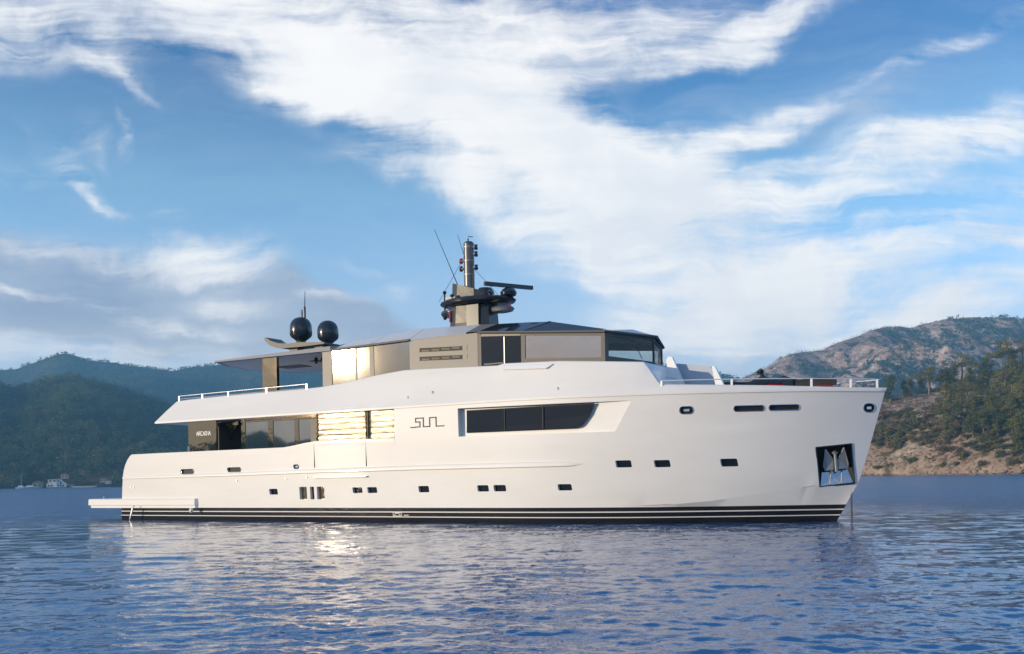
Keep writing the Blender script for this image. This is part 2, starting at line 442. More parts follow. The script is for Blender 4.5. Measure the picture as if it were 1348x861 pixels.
def vnoise(x, y):
    xi = np.floor(x).astype(int); yi = np.floor(y).astype(int); fx = x - xi; fy = y - yi
    fx = fx * fx * (3 - 2 * fx); fy = fy * fy * (3 - 2 * fy)
    g = lambda a, b: _perm[a % 256, b % 256]
    return (g(xi, yi) * (1 - fx) + g(xi + 1, yi) * fx) * (1 - fy) + (g(xi, yi + 1) * (1 - fx) + g(xi + 1, yi + 1) * fx) * fy


def fbm(x, y, o=5, r=0.5):
    t = 0; a = 1; s = 0
    for i in range(o):
        t = t + a * (vnoise(x * 2 ** i + 17.3 * i, y * 2 ** i - 9.1 * i) - 0.5); s += a; a *= r
    return t / s * 2


# ------------------------------------------------------------------ water
def wave_tile(size, n, lmin, lmax, rms_slope, seed, wind=0.5, spread=2.0):
    rs = np.random.RandomState(seed)
    k1 = np.fft.fftfreq(n, size / n) * 2 * np.pi
    kx, ky = np.meshgrid(k1, k1, indexing='ij'); k = np.hypot(kx, ky); k[0, 0] = 1
    lam = 2 * np.pi / k
    amp = k ** -2.0 * np.exp(-(lam / lmax) ** 4) * (lam > lmin) * (lam < lmax * 2)
    th = np.arctan2(ky, kx) - wind
    amp *= 0.25 + np.abs(np.cos(th)) ** spread
    amp[0, 0] = 0
    h = np.real(np.fft.ifft2(amp * (rs.normal(size=(n, n)) + 1j * rs.normal(size=(n, n)))))
    gx, gy = np.gradient(h, size / n)
    return h * rms_slope / np.sqrt((gx ** 2 + gy ** 2).mean())


def sample(tile, size, x, y):
    n = tile.shape[0]; fx = (x / size * n) % n; fy = (y / size * n) % n
    i = fx.astype(int); j = fy.astype(int); a = fx - i; b = fy - j; i1 = (i + 1) % n; j1 = (j + 1) % n; i %= n; j %= n
    return (tile[i, j] * (1 - a) + tile[i1, j] * a) * (1 - b) + (tile[i, j1] * (1 - a) + tile[i1, j1] * a) * b


def build_water():
    ang = np.concatenate([np.radians(np.linspace(-180, -42, 40)[:-1]), np.radians(np.linspace(-42, 42, 760)), np.radians(np.linspace(42, 180, 40)[1:])])
    r = np.concatenate([np.linspace(0.5, 6, 14)[:-1], np.geomspace(6, 110, 520), np.geomspace(110, 2600, 60)[1:]])
    R, A = np.meshgrid(r, ang, indexing='ij'); X = R * np.sin(A); Y = R * np.cos(A)
    t1 = wave_tile(61.0, 512, 0.6, 2.8, 0.050, 1, wind=1.9, spread=2)
    t2 = wave_tile(23.0, 768, 0.15, 0.65, 0.125, 2, wind=1.5, spread=1.0)
    c, s = math.cos(0.4), math.sin(0.4)
    Zw = sample(t1, 61.0, X * c - Y * s, X * s + Y * c) * np.clip(1.3 - R / 220, 0, 1)
    gust = 0.75 + 0.5 * fbm(X / 14.0, Y / 22.0, 3)
    Zw += sample(t2, 23.0, X, Y) * np.clip(1.25 - R / 70, 0, 1) * gust
    nr, na = R.shape
    V = np.stack([X, Y, Zw], -1).reshape(-1, 3)
    idx = np.arange(nr * na).reshape(nr, na)
    q = np.stack([idx[:-1, :-1], idx[1:, :-1], idx[1:, 1:], idx[:-1, 1:]], -1).reshape(-1, 4)
    me = bpy.data.meshes.new('water')
    me.vertices.add(len(V)); me.vertices.foreach_set('co', V.ravel())
    me.loops.add(q.size); me.loops.foreach_set('vertex_index', q.ravel())
    me.polygons.add(len(q)); me.polygons.foreach_set('loop_start', np.arange(0, q.size, 4)); me.polygons.foreach_set('loop_total', np.full(len(q), 4))
    me.polygons.foreach_set('use_smooth', np.ones(len(q), dtype=bool))
    me.update(calc_edges=True)
    m = bpy.data.materials.new('sea_water'); m.use_nodes = True
    N = NT(m.node_tree); p = m.node_tree.nodes['Principled BSDF']
    p.inputs['Base Color'].default_value = (0.010, 0.105, 0.25, 1)
    p.inputs['Roughness'].default_value = 0.10; p.inputs['IOR'].default_value = 1.333
    tc = N.n('ShaderNodeTexCoord'); v = N.mapping(tc.outputs['Object'], scl=(1, 1.0, 1))
    h = N.math('ADD', N.math('MULTIPLY', N.noise(v, 4.6, 3, 0.6, 0.2), 0.50), N.math('MULTIPLY', N.noise(v, 1.1, 2, 0.5), 0.5))
    # the yacht shelters the water in front of her; the open bay around is rougher
    m2 = N.mapping(tc.outputs['Object'], (-3, 26, 0), (0, 0, math.radians(-18)), (34, 30, 1000), 'TEXTURE')
    dl = N.n('ShaderNodeVectorMath', operation='LENGTH'); N.l(m2, dl.inputs[0])
    wind = N.smooth(N.math('ADD', dl.outputs['Value'], N.math('MULTIPLY', N.math('SUBTRACT', N.noise(v, 0.05, 3, 0.5), 0.5), 0.9)), 0.65, 1.6)
    b = N.n('ShaderNodeBump'); b.inputs['Strength'].default_value = 1.0
    N.l(N.math('MULTIPLY_ADD', wind, 0.26, 0.022), b.inputs['Distance'])
    N.l(N.math('MULTIPLY_ADD', wind, 0.16, 0.025), p.inputs['Roughness'])
    N.l(h, b.inputs['Height']); N.l(b.outputs[0], p.inputs['Normal'])
    me.materials.append(m)
    o = bpy.data.objects.new('water', me); COL.objects.link(o)
    return tag(o, 'blue rippled sea around the white yacht', 'water', kind='structure')


build_water()


# ------------------------------------------------------------------ hills
class Hill:
    """terrain patch: columns fan out over a bearing range, rows go from the shore to the ridge and over it"""
    def __init__(self, ridge, d0, d1, amp, nscale, shape=0.9, seed=0, behind=False, shelf=0.0):
        self.shelf = shelf
        self.pts = [ray(u, v) for u, v in ridge]
        if behind: self.pts = ridge
        self.d0, self.d1, self.amp, self.ns, self.shape, self.seed = d0, d1, amp, nscale, shape, seed
        self.xs = [p[0] for p in self.pts]; self.el = [p[1] for p in self.pts]
        self.rot = behind

    def xyz(self, X, t):
        """X bearing slope, t 0..1.35; arrays"""
        d0 = self.d0(X) if callable(self.d0) else self.d0
        D = d0 + (self.d1 - d0) * t
        zr = np.interp(X, self.xs, self.el) * self.d1 + CAM_H
        g = np.where(t < 1, np.clip((t - self.shelf) / (1 - self.shelf), 0, 1) ** self.shape + np.clip(t / (self.shelf + 1e-6), 0, 1) * (0.012 if self.shelf else 0), 1 - (t - 1) ** 1.2 * 1.3)
        x, y = X * D, D * 1.0
        env = np.clip(t * (1.0 - t) * 4, 0, 1) ** 0.7 * np.clip(zr / 30, 0.1, 1)
        n = fbm(x / self.ns + self.seed, y / self.ns, 5, 0.5) - 0.6 * np.abs(fbm(x / self.ns * 1.7 + 5 + self.seed, y / self.ns * 0.7, 4, 0.55))
        if self.rot:
            c, s = math.cos(self.rot), math.sin(self.rot); x, y = x * c - y * s, x * s + y * c
        z = zr * g + self.amp * n * env + fbm(x / 3.0, y / 3.0, 2) * 0.02 * self.amp - 0.5 * (t < 0.001)
        return x, y, z

    def mesh(self, name, m, nx, nt, tmax=1.35, warp=None):
        X, t = np.meshgrid(np.linspace(self.xs[0], self.xs[-1], nx), np.linspace(0, tmax, nt), indexing='ij')
        x, y, z = self.xyz(X, t)
        if warp: x, y, z = warp(x, y, z, t)
        V = np.stack([x, y, z], -1).reshape(-1, 3); idx = np.arange(nx * nt).reshape(nx, nt)
        q = np.stack([idx[:-1, :-1], idx[1:, :-1], idx[1:, 1:], idx[:-1, 1:]], -1).reshape(-1, 4)
        o = mobj(name, V, q.tolist(), m, None, 80)
        return o


def tufts(name, centres, radii, heights, m, ntri, size, flat=0.0):
    """a wood that reads as one mass: every crown is a loose cloud of small leaf faces"""
    n = len(centres); C = np.repeat(np.asarray(centres), ntri, 0); Rr = np.repeat(np.asarray(radii), ntri); Hh = np.repeat(np.asarray(heights), ntri)
    d = np.random.normal(size=(n * ntri, 3)); d /= np.linalg.norm(d, axis=1, keepdims=True)
    rad = np.random.rand(n * ntri) ** 0.33
    lump = 0.75 + 0.5 * np.random.rand(n * ntri)
    P = C + np.stack([d[:, 0] * Rr * rad * lump, d[:, 1] * Rr * rad * lump, Hh * (0.62 + 0.42 * d[:, 2] * rad * lump)], -1)
    # taper towards the top
    a = np.random.normal(size=(n * ntri, 3)); a /= np.linalg.norm(a, axis=1, keepdims=True)
    nn = d + np.random.normal(size=(n * ntri, 3)) * 0.45
    a = np.cross(nn, a); a /= np.linalg.norm(a, axis=1, keepdims=True) + 1e-6
    b = np.cross(a, nn); b /= np.linalg.norm(b, axis=1, keepdims=True) + 1e-6
    s = (np.repeat(np.asarray(radii), ntri) * size * (0.6 + 0.8 * np.random.rand(n * ntri)))[:, None]
    V = np.stack([P - a * s - b * s * 0.5, P + a * s - b * s * 0.5, P + b * s * 0.9], 1).reshape(-1, 3)
    me = bpy.data.meshes.new(name); nf = n * ntri
    me.vertices.add(len(V)); me.vertices.foreach_set('co', V.ravel())
    me.loops.add(nf * 3); me.loops.foreach_set('vertex_index', np.arange(nf * 3))
    me.polygons.add(nf); me.polygons.foreach_set('loop_start', np.arange(0, nf * 3, 3)); me.polygons.foreach_set('loop_total', np.full(nf, 3))
    me.attributes.new('tone', 'FLOAT', 'POINT').data.foreach_set('value', np.repeat(np.random.rand(n), ntri * 3).astype(np.float32))
    me.update(calc_edges=True); me.materials.append(m)
    o = bpy.data.objects.new(name, me); COL.objects.link(o)
    return o


FAR = Hill([(-420, 500), (-300, 488), (-160, 480), (-60, 483), (0, 487), (21, 486), (37, 480), (59, 472), (72, 467), (85, 465), (97, 467), (107, 471), (120, 475), (150, 477), (171, 481), (203, 485),
            (227, 488), (246, 484), (283, 480), (340, 476), (435, 482), (600, 478), (780, 474), (870, 481), (928, 488), (962, 496), (1000, 503), (1060, 520), (1140, 560), (1250, 600)], 1150, 1750, 60, 260, 0.85, 3.1)
FORE = Hill([(-420, 545), (-240, 530), (-120, 520), (-60, 512), (-30, 503), (-8, 508), (8, 516), (18, 518), (35, 514), (69, 503), (91, 500), (117, 506), (150, 514), (184, 525), (219, 537), (250, 549), (330, 580), (400, 606), (480, 632)], 618, 950, 22, 120, 0.72, 8.2, shelf=0.055)
ROCKY = Hill([(880, 560), (930, 520), (985, 494), (1008, 485), (1030, 473), (1047, 467), (1083, 462), (1105, 452), (1125, 445), (1147, 435), (1164, 430), (1185, 429), (1200, 431), (1211, 427), (1242, 420), (1276, 417),
              (1309, 417), (1334, 417), (1350, 420), (1420, 430), (1520, 440), (1700, 470), (1900, 540)], 800, 1300, 46, 170, 0.8, 1.7)
NEAR = Hill([(960, 632), (1000, 618), (1040, 596), (1100, 556), (1150, 531), (1180, 524), (1206, 517), (1228, 512), (1250, 503), (1290, 493), (1320, 485), (1348, 474), (1400, 460), (1500, 440), (1650, 440), (1850, 500)], lambda X: 312 + 9 * np.sin(X * 23) + 300 * np.clip(0.52 - X, 0, 0.35), 440, 9, 46, 0.66, 5.5)
BACK = Hill([(-2.2, 0.05), (-1.6, 0.035), (-1.2, 0.05), (-.8, 0.035), (-.6, 0.05), (-.45, 0.045), (-.37, .034), (-.32, .040), (-.27, 0.056), (-.24, .046), (-.21, 0.034), (-.17, .055), (-.12, 0.035), (-.05, 0.050), (.03, 0.034), (.1, .05), (.14, .033), (.18, .056), (.22, .036), (.26, .054), (.32, 0.036), (.5, 0.05), (.8, 0.04), (1.2, .06), (1.7, .035), (2.4, 0.05)], 800, 1100, 5, 200, 0.8, 4.4, behind=math.radians(118))

tag(FAR.mesh('far_mountain', M['farhill'], 320, 110), 'hazy blue wooded mountain range behind the left shore', 'mountain', kind='structure')
tag(FORE.mesh('forest_hill', M['soil_l'], 260, 90), 'dark green wooded hill rising from the left shore', 'hill', kind='structure')


def cliff_warp(x, y, z, t):
    st = 15.0
    k = fbm(x / 90.0, y / 120.0, 3) * 12 + z
    terr = (np.floor(k / st) + np.clip((k / st - np.floor(k / st) - 0.55) / 0.45, 0, 1) ** 0.7) * st
    w = np.clip((fbm(x / 160 + 3, y / 160 + 9, 3) + 0.35) * 2.0, 0, 1) * np.clip(t * 3, 0, 1) * (t < 0.97)
    z = z + (terr - k) * w * 0.75 + np.abs(fbm(x / 14.0, y / 60.0, 3)) * 5 * w
    return x, y, z


tag(ROCKY.mesh('rocky_mountain', M['cliff'], 380, 150, warp=cliff_warp), 'grey rocky mountain with pale cliffs behind the right shore', 'mountain', kind='structure')
tag(NEAR.mesh('hillside', M['soil_r'], 300, 120), 'red brown hillside dotted with pines on the right shore', 'hillside', kind='structure')
tag(BACK.mesh('hills', M['soil_l'], 160, 40), 'low hills across the bay behind the viewer', 'hills', kind='structure')


def scatter(h, n, X0, X1, t0, t1, rmin, rmax, hk, keep=None):
    X = np.random.uniform(X0, X1, n); t = np.random.uniform(t0, t1, n)
    x, y, z = h.xyz(X, t)
    if keep is not None:
        k = keep(x, y, z, X, t); x, y, z = x[k], y[k], z[k]
    r = np.random.uniform(rmin, rmax, len(x))
    h = r * np.random.uniform(hk[0], hk[1], len(x))
    return np.stack([x, y, z - 0.18 * h], -1), r, h


HOUSES = [(u, d) for u, d in ((74, 626), (50, 634), (94, 631), (143, 628), (137, 634), (86, 641), (111, 621))]


def clear_of_houses(x, y):
    ok = np.ones(len(x), dtype=bool)
    for u, d in HOUSES:
        bx = ray(u, 640)[0] * d
        ok &= ~((np.abs(x - bx) < (9 if u == 74 else 5.5)) & (y < d + 5))
    return ok


c_, r_, h_ = scatter(FORE, 5600, -0.60, -0.12, 0.012, 1.06, 2.2, 4.2, (1.8, 2.9), lambda x, y, z, X, t: ((t > 0.062) | (np.abs(fbm(x / 9, 0 * y, 2)) > 0.22)) & clear_of_houses(x, y) & (fbm(x / 40, y / 40, 3) > -0.75))
tag(tufts('forest', c_, r_, h_, M['forest'], 46, 0.17), 'dense wood of small green trees covering the left hill', 'forest', kind='stuff')
c_, r_, h_ = scatter(FAR, 16000, -0.60, 0.34, 0.1, 1.02, 1.8, 3.3, (1.6, 2.6), lambda x, y, z, X, t: fbm(x / 90, y / 90, 3) > -0.35)
tag(tufts('far_forest', c_, r_, h_, M['farforest'], 12, 0.36), 'blue hazy wood covering the far mountain range', 'forest', kind='stuff')
c_, r_, h_ = scatter(ROCKY, 9000, 0.16, 0.66, 0.05, 1.02, 1.6, 3.4, (1.4, 2.4), lambda x, y, z, X, t: (fbm(x / 70 + 3, y / 90, 4) + 1.3 * (X - 0.46) > 0.06) & (t < 1.02))
tag(tufts('mountain_forest', c_, r_, h_, M['farforest'], 12, 0.36), 'dark green trees scattered between cliffs of the rocky mountain', 'forest', kind='stuff')
c_, r_, h_ = scatter(ROCKY, 1800, 0.2, 0.42, 0.72, 1.02, 0.8, 1.6, (2.2, 4.0))
tag(tufts('bare_forest', c_, r_, h_, M['burnt'], 8, 0.25), 'reddish bare trees along the rocky mountain crest', 'forest', kind='stuff')
c_, r_, h_ = scatter(NEAR, 7000, 0.20, 0.62, 0.03, 1.0, 0.25, 0.8, (0.8, 1.6), lambda x, y, z, X, t: fbm(x / 16, y / 16, 3) > -0.25 + 0.35 * (0.5 - t))
tag(tufts('dry_scrub', c_, r_, h_, M['dry'], 14, 0.30), 'low brown scrub and dry grass on the right hillside', 'scrub', kind='stuff')


def build_shore_rocks():
    mb = MB(); rs = random.Random(5)
    for i in range(750):
        X = rs.uniform(0.24, 0.62); t = rs.uniform(-0.012, 0.022) if i % 3 else rs.uniform(0.02, 0.09)
        x, y, z = (float(a) for a in NEAR.xyz(np.array([X]), np.array([max(t, 0.0)])))if False else [float(a[0]) for a in NEAR.xyz(np.array([X]), np.array([max(t, 0.0)]))]
        if t < 0: y += t * 100; z = 0.0
        z = max(z, 0.0); s = rs.uniform(0.2, 0.75) * (1 if i % 7 else 1.7)
        v = []
        for (a, b, c) in ((1, 0, 0), (-1, 0, 0), (0, 1, 0), (0, -1, 0), (0, 0, 1), (0, 0, -0.6), (.6, .6, .5), (-.6, .6, .5), (.6, -.6, .5), (-.6, -.6, .5)):
            v.append((x + a * s * rs.uniform(.7, 1.3), y + b * s * rs.uniform(.7, 1.3), z + c * s * rs.uniform(.5, .9)))
        mb.add(v, [(4, 6, 7), (4, 8, 6), (4, 9, 8), (4, 7, 9), (0, 6, 8), (2, 7, 6), (1, 9, 7), (3, 8, 9), (0, 2, 6), (1, 7, 2), (1, 3, 9), (0, 8, 3), (5, 2, 0), (5, 1, 2), (5, 3, 1), (5, 0, 3)])
    tag(mb.build('shore_rocks', M['rock']), 'pale tumbled rocks along the right waterline', 'rocks', kind='stuff')


build_shore_rocks()


# ---- single trees of the near hillside
def leaf_cloud(rs, lobes, n, size, flat=0.35):
    """lobes: (centre, rx, rz); small quads spread through the lobes"""
    v = []; f = []
    tot = sum(l[1] ** 2 for l in lobes)
    for c, rx, rz in lobes:
        for i in range(max(8, int(n * rx * rx / tot))):
            d = Vector((rs.gauss(0, 1), rs.gauss(0, 1), rs.gauss(0, 1))).normalized() * (rs.random() ** 0.30)
            p = Vector(c) + Vector((d.x * rx, d.y * rx, d.z * rz))
            nrm = (d.normalized() + Vector((rs.gauss(0, .4), rs.gauss(0, .4), rs.gauss(0.1, .4)))).normalized()
            a = nrm.cross(Vector((rs.gauss(0, 1), rs.gauss(0, 1), rs.gauss(0, 1)))).normalized()
            b = nrm.cross(a)
            s = size * rs.uniform(0.6, 1.3); k = len(v)
            v += [p - a * s, p - b * s * .55, p + a * s * 1.1, p + b * s * .6]
            f.append((k, k + 1, k + 2, k + 3))
    return v, f


def tree_proto(kind, seed):
    rs = random.Random(seed)
    tr = MB(); lobes = []
    if kind == 'umbrella':
        h = 9.0; lean = (rs.uniform(-.6, .6), rs.uniform(-.6, .6))
        pts = [(lean[0] * (i / 5) ** 1.5 + rs.uniform(-.12, .12), lean[1] * (i / 5) ** 1.5 + rs.uniform(-.12, .12), h * 0.86 * i / 5 - 0.4) for i in range(6)]
        tr.tube(pts, [0.26, 0.22, 0.19, 0.15, 0.11, 0.05], 7)
        for i in range(12):
            z = h * rs.uniform(0.40, 0.98); a = rs.uniform(0, 6.28); q = rs.uniform(0.4, 2.4) * (1.15 - 0.35 * (z / h))
            c = (lean[0] * z / h + q * math.cos(a), lean[1] * z / h + q * math.sin(a), z)
            lobes.append((c, rs.uniform(0.9, 1.6), rs.uniform(0.5, 0.85)))
            zz = max(z - 0.9, h * .36); tr.tube([(lean[0] * zz / h, lean[1] * zz / h, zz), c], [0.07, 0.03], 5)
        n, size = 900, 0.21
    elif kind == 'round':
        h = 7.5
        tr.tube([(0, 0, -.4), (.1, 0, 2), (0, .1, 4.5), (.05, 0, 6.4)], [0.24, 0.19, 0.12, 0.04], 7)
        for i in range(14):
            z = h * (0.10 + 0.85 * (i + rs.random()) / 14); a = rs.uniform(0, 6.28); q = rs.uniform(0.3, 1.9) * (1.1 - (z / h) ** 2 * .8)
            lobes.append(((q * math.cos(a), q * math.sin(a), z), rs.uniform(0.9, 1.4), rs.uniform(0.7, 1.1)))
            tr.tube([(0, 0, max(0.8, z - 1.0)), lobes[-1][0]], [0.06, 0.03], 5)
        n, size = 1050, 0.22
    else:
        tr.tube([(0, 0, -.3), (.05, .03, 0.6), (.1, 0, 1.1)], [0.08, 0.06, 0.03], 5)
        for i in range(7):
            a = rs.uniform(0, 6.28); q = rs.uniform(0.1, 1.1)
            lobes.append(((q * math.cos(a), q * math.sin(a), rs.uniform(0.35, 1.3)), rs.uniform(0.5, 0.85), rs.uniform(0.4, 0.65)))
            tr.tube([(0, 0, 0.1), lobes[-1][0]], [0.04, 0.015], 4)
        n, size = 330, 0.17
    v, f = leaf_cloud(rs, lobes, n, size)
    return tr, v, f


PROTO = {}


def plant(kind, idx, leaf, loc, s, rz, name, label, cat, group):
    key = (kind, idx, leaf)
    if key not in PROTO:
        tr, v, f = tree_proto(kind, 100 * idx + len(kind))
        root = empty(name, loc, rz)
        a = tr.build('trunk' if kind != 'shrub' else 'stem', M['bark'], root, 60)
        b = mobj('crown' if kind != 'shrub' else 'foliage', v, f, M[leaf], root)
        PROTO[key] = (root, a, b)
    else:
        r0, a0, b0 = PROTO[key]
        root = r0.copy(); COL.objects.link(root); root.name = name
        for ch in (a0, b0):
            c = ch.copy(); COL.objects.link(c); c.parent = root
    root.location = loc; root.rotation_euler = (0, 0, rz); root.scale = (s[0], s[0], s[1])
    for k in ('label', 'category', 'group'):
        if k in root: del root[k]
    return tag(root, label, cat, group)


def hill_at(u, v, h=None):
    """the place on the near hillside seen at photo pixel (u, v)"""
    X, e = ray(u, v)
    ts = np.linspace(0.0, 1.0, 400); x, y, z = (h or NEAR).xyz(np.full(400, X), ts)
    el = (z - CAM_H) / y
    k = int(np.argmax(el >= e)) if (el >= e).any() else int(np.argmax(el))
    return float(x[k]), float(y[k]), float(z[k])


def build_trees():
    rs = random.Random(21)
    def put(u, vb, vt, kind, leaf, name, label, group=None, w=1.0):
        p = hill_at(u, vb); hgt = (vb - vt) / F * p[1]
        base = {'umbrella': 9.6, 'round': 8.0, 'shrub': 1.8}[kind]
        s = hgt / base
        plant(kind, rs.randrange({'umbrella': 5, 'round': 3, 'shrub': 4}[kind]), leaf, p, (s * w, s), rs.uniform(0, 6.28), name, label, {'umbrella': 'tree', 'round': 'tree', 'shrub': 'shrub'}[kind], group)
    put(1172, 530, 491, 'round', 'darkpine', 'pine_tree', 'dark dense conifer standing just behind the bow tip of the yacht', w=1.25)
    put(1318, 494, 445, 'umbrella', 'pine', 'pine_tree', 'tallest flat topped pine on the crest of the right hillside', w=1.1)
    put(1346, 484, 444, 'umbrella', 'pine', 'pine_tree', 'tall pine on the crest cut by the right edge of the photo', w=1.3)
    put(1266, 504, 463, 'umbrella', 'pine', 'pine_tree', 'broad light green pine rising above the crest left of the tallest pine', w=1.35)
    put(1284, 505, 471, 'umbrella', 'pine', 'pine_tree', 'slim pine touching the broad light green crest pine on its right', w=1.1)
    put(1343, 590, 535, 'round', 'pine', 'pine_tree', 'bushy yellow green tree low on the slope at the right photo edge', w=0.9)
    crest = 'pines standing along the crest of the right hillside'
    for u, vb, vt, k, lf in [(1190, 524, 498, 'round', 'darkpine'), (1198, 520, 494, 'round', 'pine'), (1211, 517, 491, 'round', 'pine'), (1225, 512, 487, 'umbrella', 'pine'), (1238, 512, 485, 'umbrella', 'pine'),
                             (1246, 506, 483, 'round', 'darkpine'), (1299, 500, 468, 'round', 'darkpine'), (1306, 494, 462, 'umbrella', 'pine'), (1331, 492, 456, 'round', 'darkpine'), (1365, 480, 440, 'umbrella', 'pine'), (1375, 486, 448, 'round', 'darkpine'), (1256, 508, 480, 'round', 'darkpine'), (1276, 506, 480, 'round', 'darkpine')]:
        put(u, vb, vt, k, lf, 'pine_tree', 'small pine in the row along the crest of the right hillside', crest)
    mid = 'pines standing on the middle of the right hillside'
    done = []
    def free(u, v, d):
        for a, b in done:
            if abs(a - u) < d and abs(b - v) < d * 0.8: return False
        done.append((u, v)); return True
    n = 0; tries = 0
    while n < 112 and tries < 9000:
        tries += 1
        u = rs.uniform(1215, 1400); v = rs.uniform(502, 598)
        dens = max(0, min(1, (u - 1205) / 120)) * max(0.0, min(1, (598 - v) / 55 + (u - 1290) / 240))
        if v < 505 + max(0, 1330 - u) * .12 or rs.random() > dens or not free(u, v, 5.6): continue
        hgt = rs.uniform(24, 38) if rs.random() < .55 else rs.uniform(14, 24)
        k = 'umbrella' if rs.random() < .42 else 'round'
        put(u, v, v - hgt, k, rs.choice(['pine', 'pine', 'pine', 'darkpine']), 'pine_tree', 'olive green pine among the many on the middle of the right hillside', mid, w=rs.uniform(1.15, 1.7))
        n += 1
    sh = 'shrubs growing over the right hillside'
    done.clear(); n = 0; tries = 0
    while n < 190 and tries < 9000:
        tries += 1
        u = rs.uniform(1120, 1385); v = rs.uniform(525, 618)
        band = 1.0 if 1165 < u < 1240 and 545 < v < 590 else 0.55
        if u < 1230 and v > 590: band = 0.10
        if v > 600: band *= 0.35
        if 1175 < u < 1225 and 522 < v < 542: band = 0.1
        line = 562 - (u - 1130) * 0.5
        if v < line or rs.random() > band or not free(u, v, 4.6): continue
        put(u, v, v - rs.uniform(6, 14), 'shrub', rs.choice(['shrub', 'shrub', 'darkpine', 'dry', 'pine']), 'shrub', 'low olive or brown shrub on the red soil of the right hillside', sh, w=rs.uniform(1.0, 1.5))
        n += 1
    put(1167, 619, 607, 'shrub', 'pine', 'shrub', 'bright green bush alone just above the right waterline', w=1.1)
    put(1156, 619, 613, 'shrub', 'shrub', 'shrub', 'low bush left of the bright green waterline bush', w=2.0)


build_trees()


# ---- buildings and boats on the left shore
def shore(u, d):
    X, _ = ray(u, 640); return X * d, d


def build_village():
    def face(o): o.rotation_euler = (0, 0, rz)
    x, y = shore(74, 626); rz = 0.25
    villa = tag(empty('villa', (x, y, 0.4), rz), 'large white gabled villa at the water below the left wooded hill', 'house')
    villa.scale = (.8, .8, .8)
    MB().box((-1.5, 4, 3.0), (9.5, 6, 6.4)).build('rear_block', M['cream'], villa)
    g = MB(); g.prism([(-6.5, -3, 0), (3.0, -3, 0), (3.0, -3, 2.6), (-1.7, -3, 4.4), (-6.5, -3, 2.8)], (0, 4, 0)).build('wall', M['plaster'], villa)
    g = MB(); g.prism([(0.5, -4.0, 0), (8.0, -4.0, 0), (8.0, -4.0, 2.0), (4.0, -4.0, 5.0), (0.5, -4.0, 2.6)], (0, 5, 0)).build('gable_wall', M['plaster'], villa)
    MB().prism([(0.0, -4.6, 2.4), (4.0, -4.6, 5.4), (8.7, -4.6, 1.8), (8.7, -4.6, 1.55), (4.0, -4.6, 5.05), (0.0, -4.6, 2.1)], (0, 6, 0)).build('roof', M['white'], villa)
    for px, pz in ((-5, 1.3), (-2.8, 1.3), (2.2, 1.2), (4.0, 1.2), (5.8, 1.2), (4.0, 3.1)):
        MB().box((px, -4.05 if px > 0 else -3.05, pz), (1.1, 0.12, 1.2)).build('window', M['darkglass'], villa)
    for i in range(3):
        MB().box((-4.5 + i * 3, 0.96, 5.0), (1.2, 0.12, 1.1)).build('window', M['darkglass'], villa)
    for u, d, w, h, dp, mm, rf, lab in [(50, 634, 8, 4.0, 5, 'cream', 'tile', 'small beige house with tiled roof left of the white villa'), (94, 631, 4, 2.2, 4, 'cream', 'tile', 'low hut with brown roof right of the white villa'),
                                        (143, 628, 4.4, 2.6, 4, 'plaster', 'tile', 'small white house near the yacht stern across the water'), (137, 634, 5, 3.0, 4, 'cream', 'tile', 'pale cottage among trees beyond the yacht stern'),
                                        (86, 641, 6, 3.2, 5, 'cream', 'tile', 'half hidden beige house in trees above the white villa')]:
        x, y = shore(u, d); z = max(0.3, hill_at_xy(x, y))
        b = tag(empty('cottage', (x, y, z), rz), lab, 'house')
        b.scale = (.75, .75, .75)
        MB().box((0, 0, h / 2), (w, dp, h)).build('wall', M[mm], b)
        MB().prism([(-w * .56, -dp * .6, h), (w * .56, -dp * .6, h), (0, -dp * .6, h + w * .22)], (0, dp * 1.2, 0)).build('roof', M[rf], b)
        for k in (-.25, .25): MB().box((w * k, -dp / 2 - 0.03, h * .5), (w * .16, 0.08, h * .35)).build('window', M['darkglass'], b)
    x, y = shore(111, 620)
    o = MB().box((0, 0, 0.45), (15, 1.0, 0.9)).build('sea_wall', M['concrete']); o.location = (x, y, 0); o.rotation_euler = (0, 0, 0.15)
    tag(o, 'long low concrete sea wall right of the white villa', 'wall')
    for u, L, h, lab in [(28, 6.5, 9.0, 'white sailing boat with a bare mast by the left shore'), (41, 9.0, 0.0, 'grey blue motor boat moored left of the white villa')]:
        x, y = shore(u, 611)
        b = tag(empty('moored_boat', (x, y, 0), 0.2), lab, 'boat')
        v = []; n = 9
        for i in range(n):
            t = i / (n - 1); wd = 1.1 * (1 - t ** 2.6) + 0.02; X = -L / 2 + L * t
            v += [(X, -wd, 0.9 + .25 * t), (X, -wd * .6, -.2), (X, wd * .6, -.2), (X, wd, 0.9 + .25 * t)]
        f = [(i * 4 + j, i * 4 + (j + 1) % 4, i * 4 + 4 + (j + 1) % 4, i * 4 + 4 + j) for i in range(n - 1) for j in range(4)] + [(0, 1, 2, 3), (n * 4 - 4, n * 4 - 3, n * 4 - 2, n * 4 - 1)]
        mobj('hull', v, f, M['cushion'] if h == 0 else M['white'], b, 40)
        MB().prism([(-L * .3, -.7, .95), (L * .2, -.7, 1.0), (L * .1, -.7, 1.8), (-L * .25, -.7, 1.8)], (0, 1.4, 0)).build('cabin', M['white'], b)
        if h: MB().tube([(0, 0, .8), (0, 0, h)], .07, 6).build('mast', M['white'], b)


def hill_at_xy(x, y):
    t = (y - FORE.d0) / (FORE.d1 - FORE.d0)
    return float(FORE.xyz(np.array([x / y]), np.array([max(t, 0)]))[2][0]) if t > 0 else 0.3


build_village()


# ================================================================== the yacht
# local axes: x forward from the transom, y to port, z up from the waterline (metres)
Y_LOC, Y_YAW = (-17.854, 52.959, 0.0), math.radians(-30)


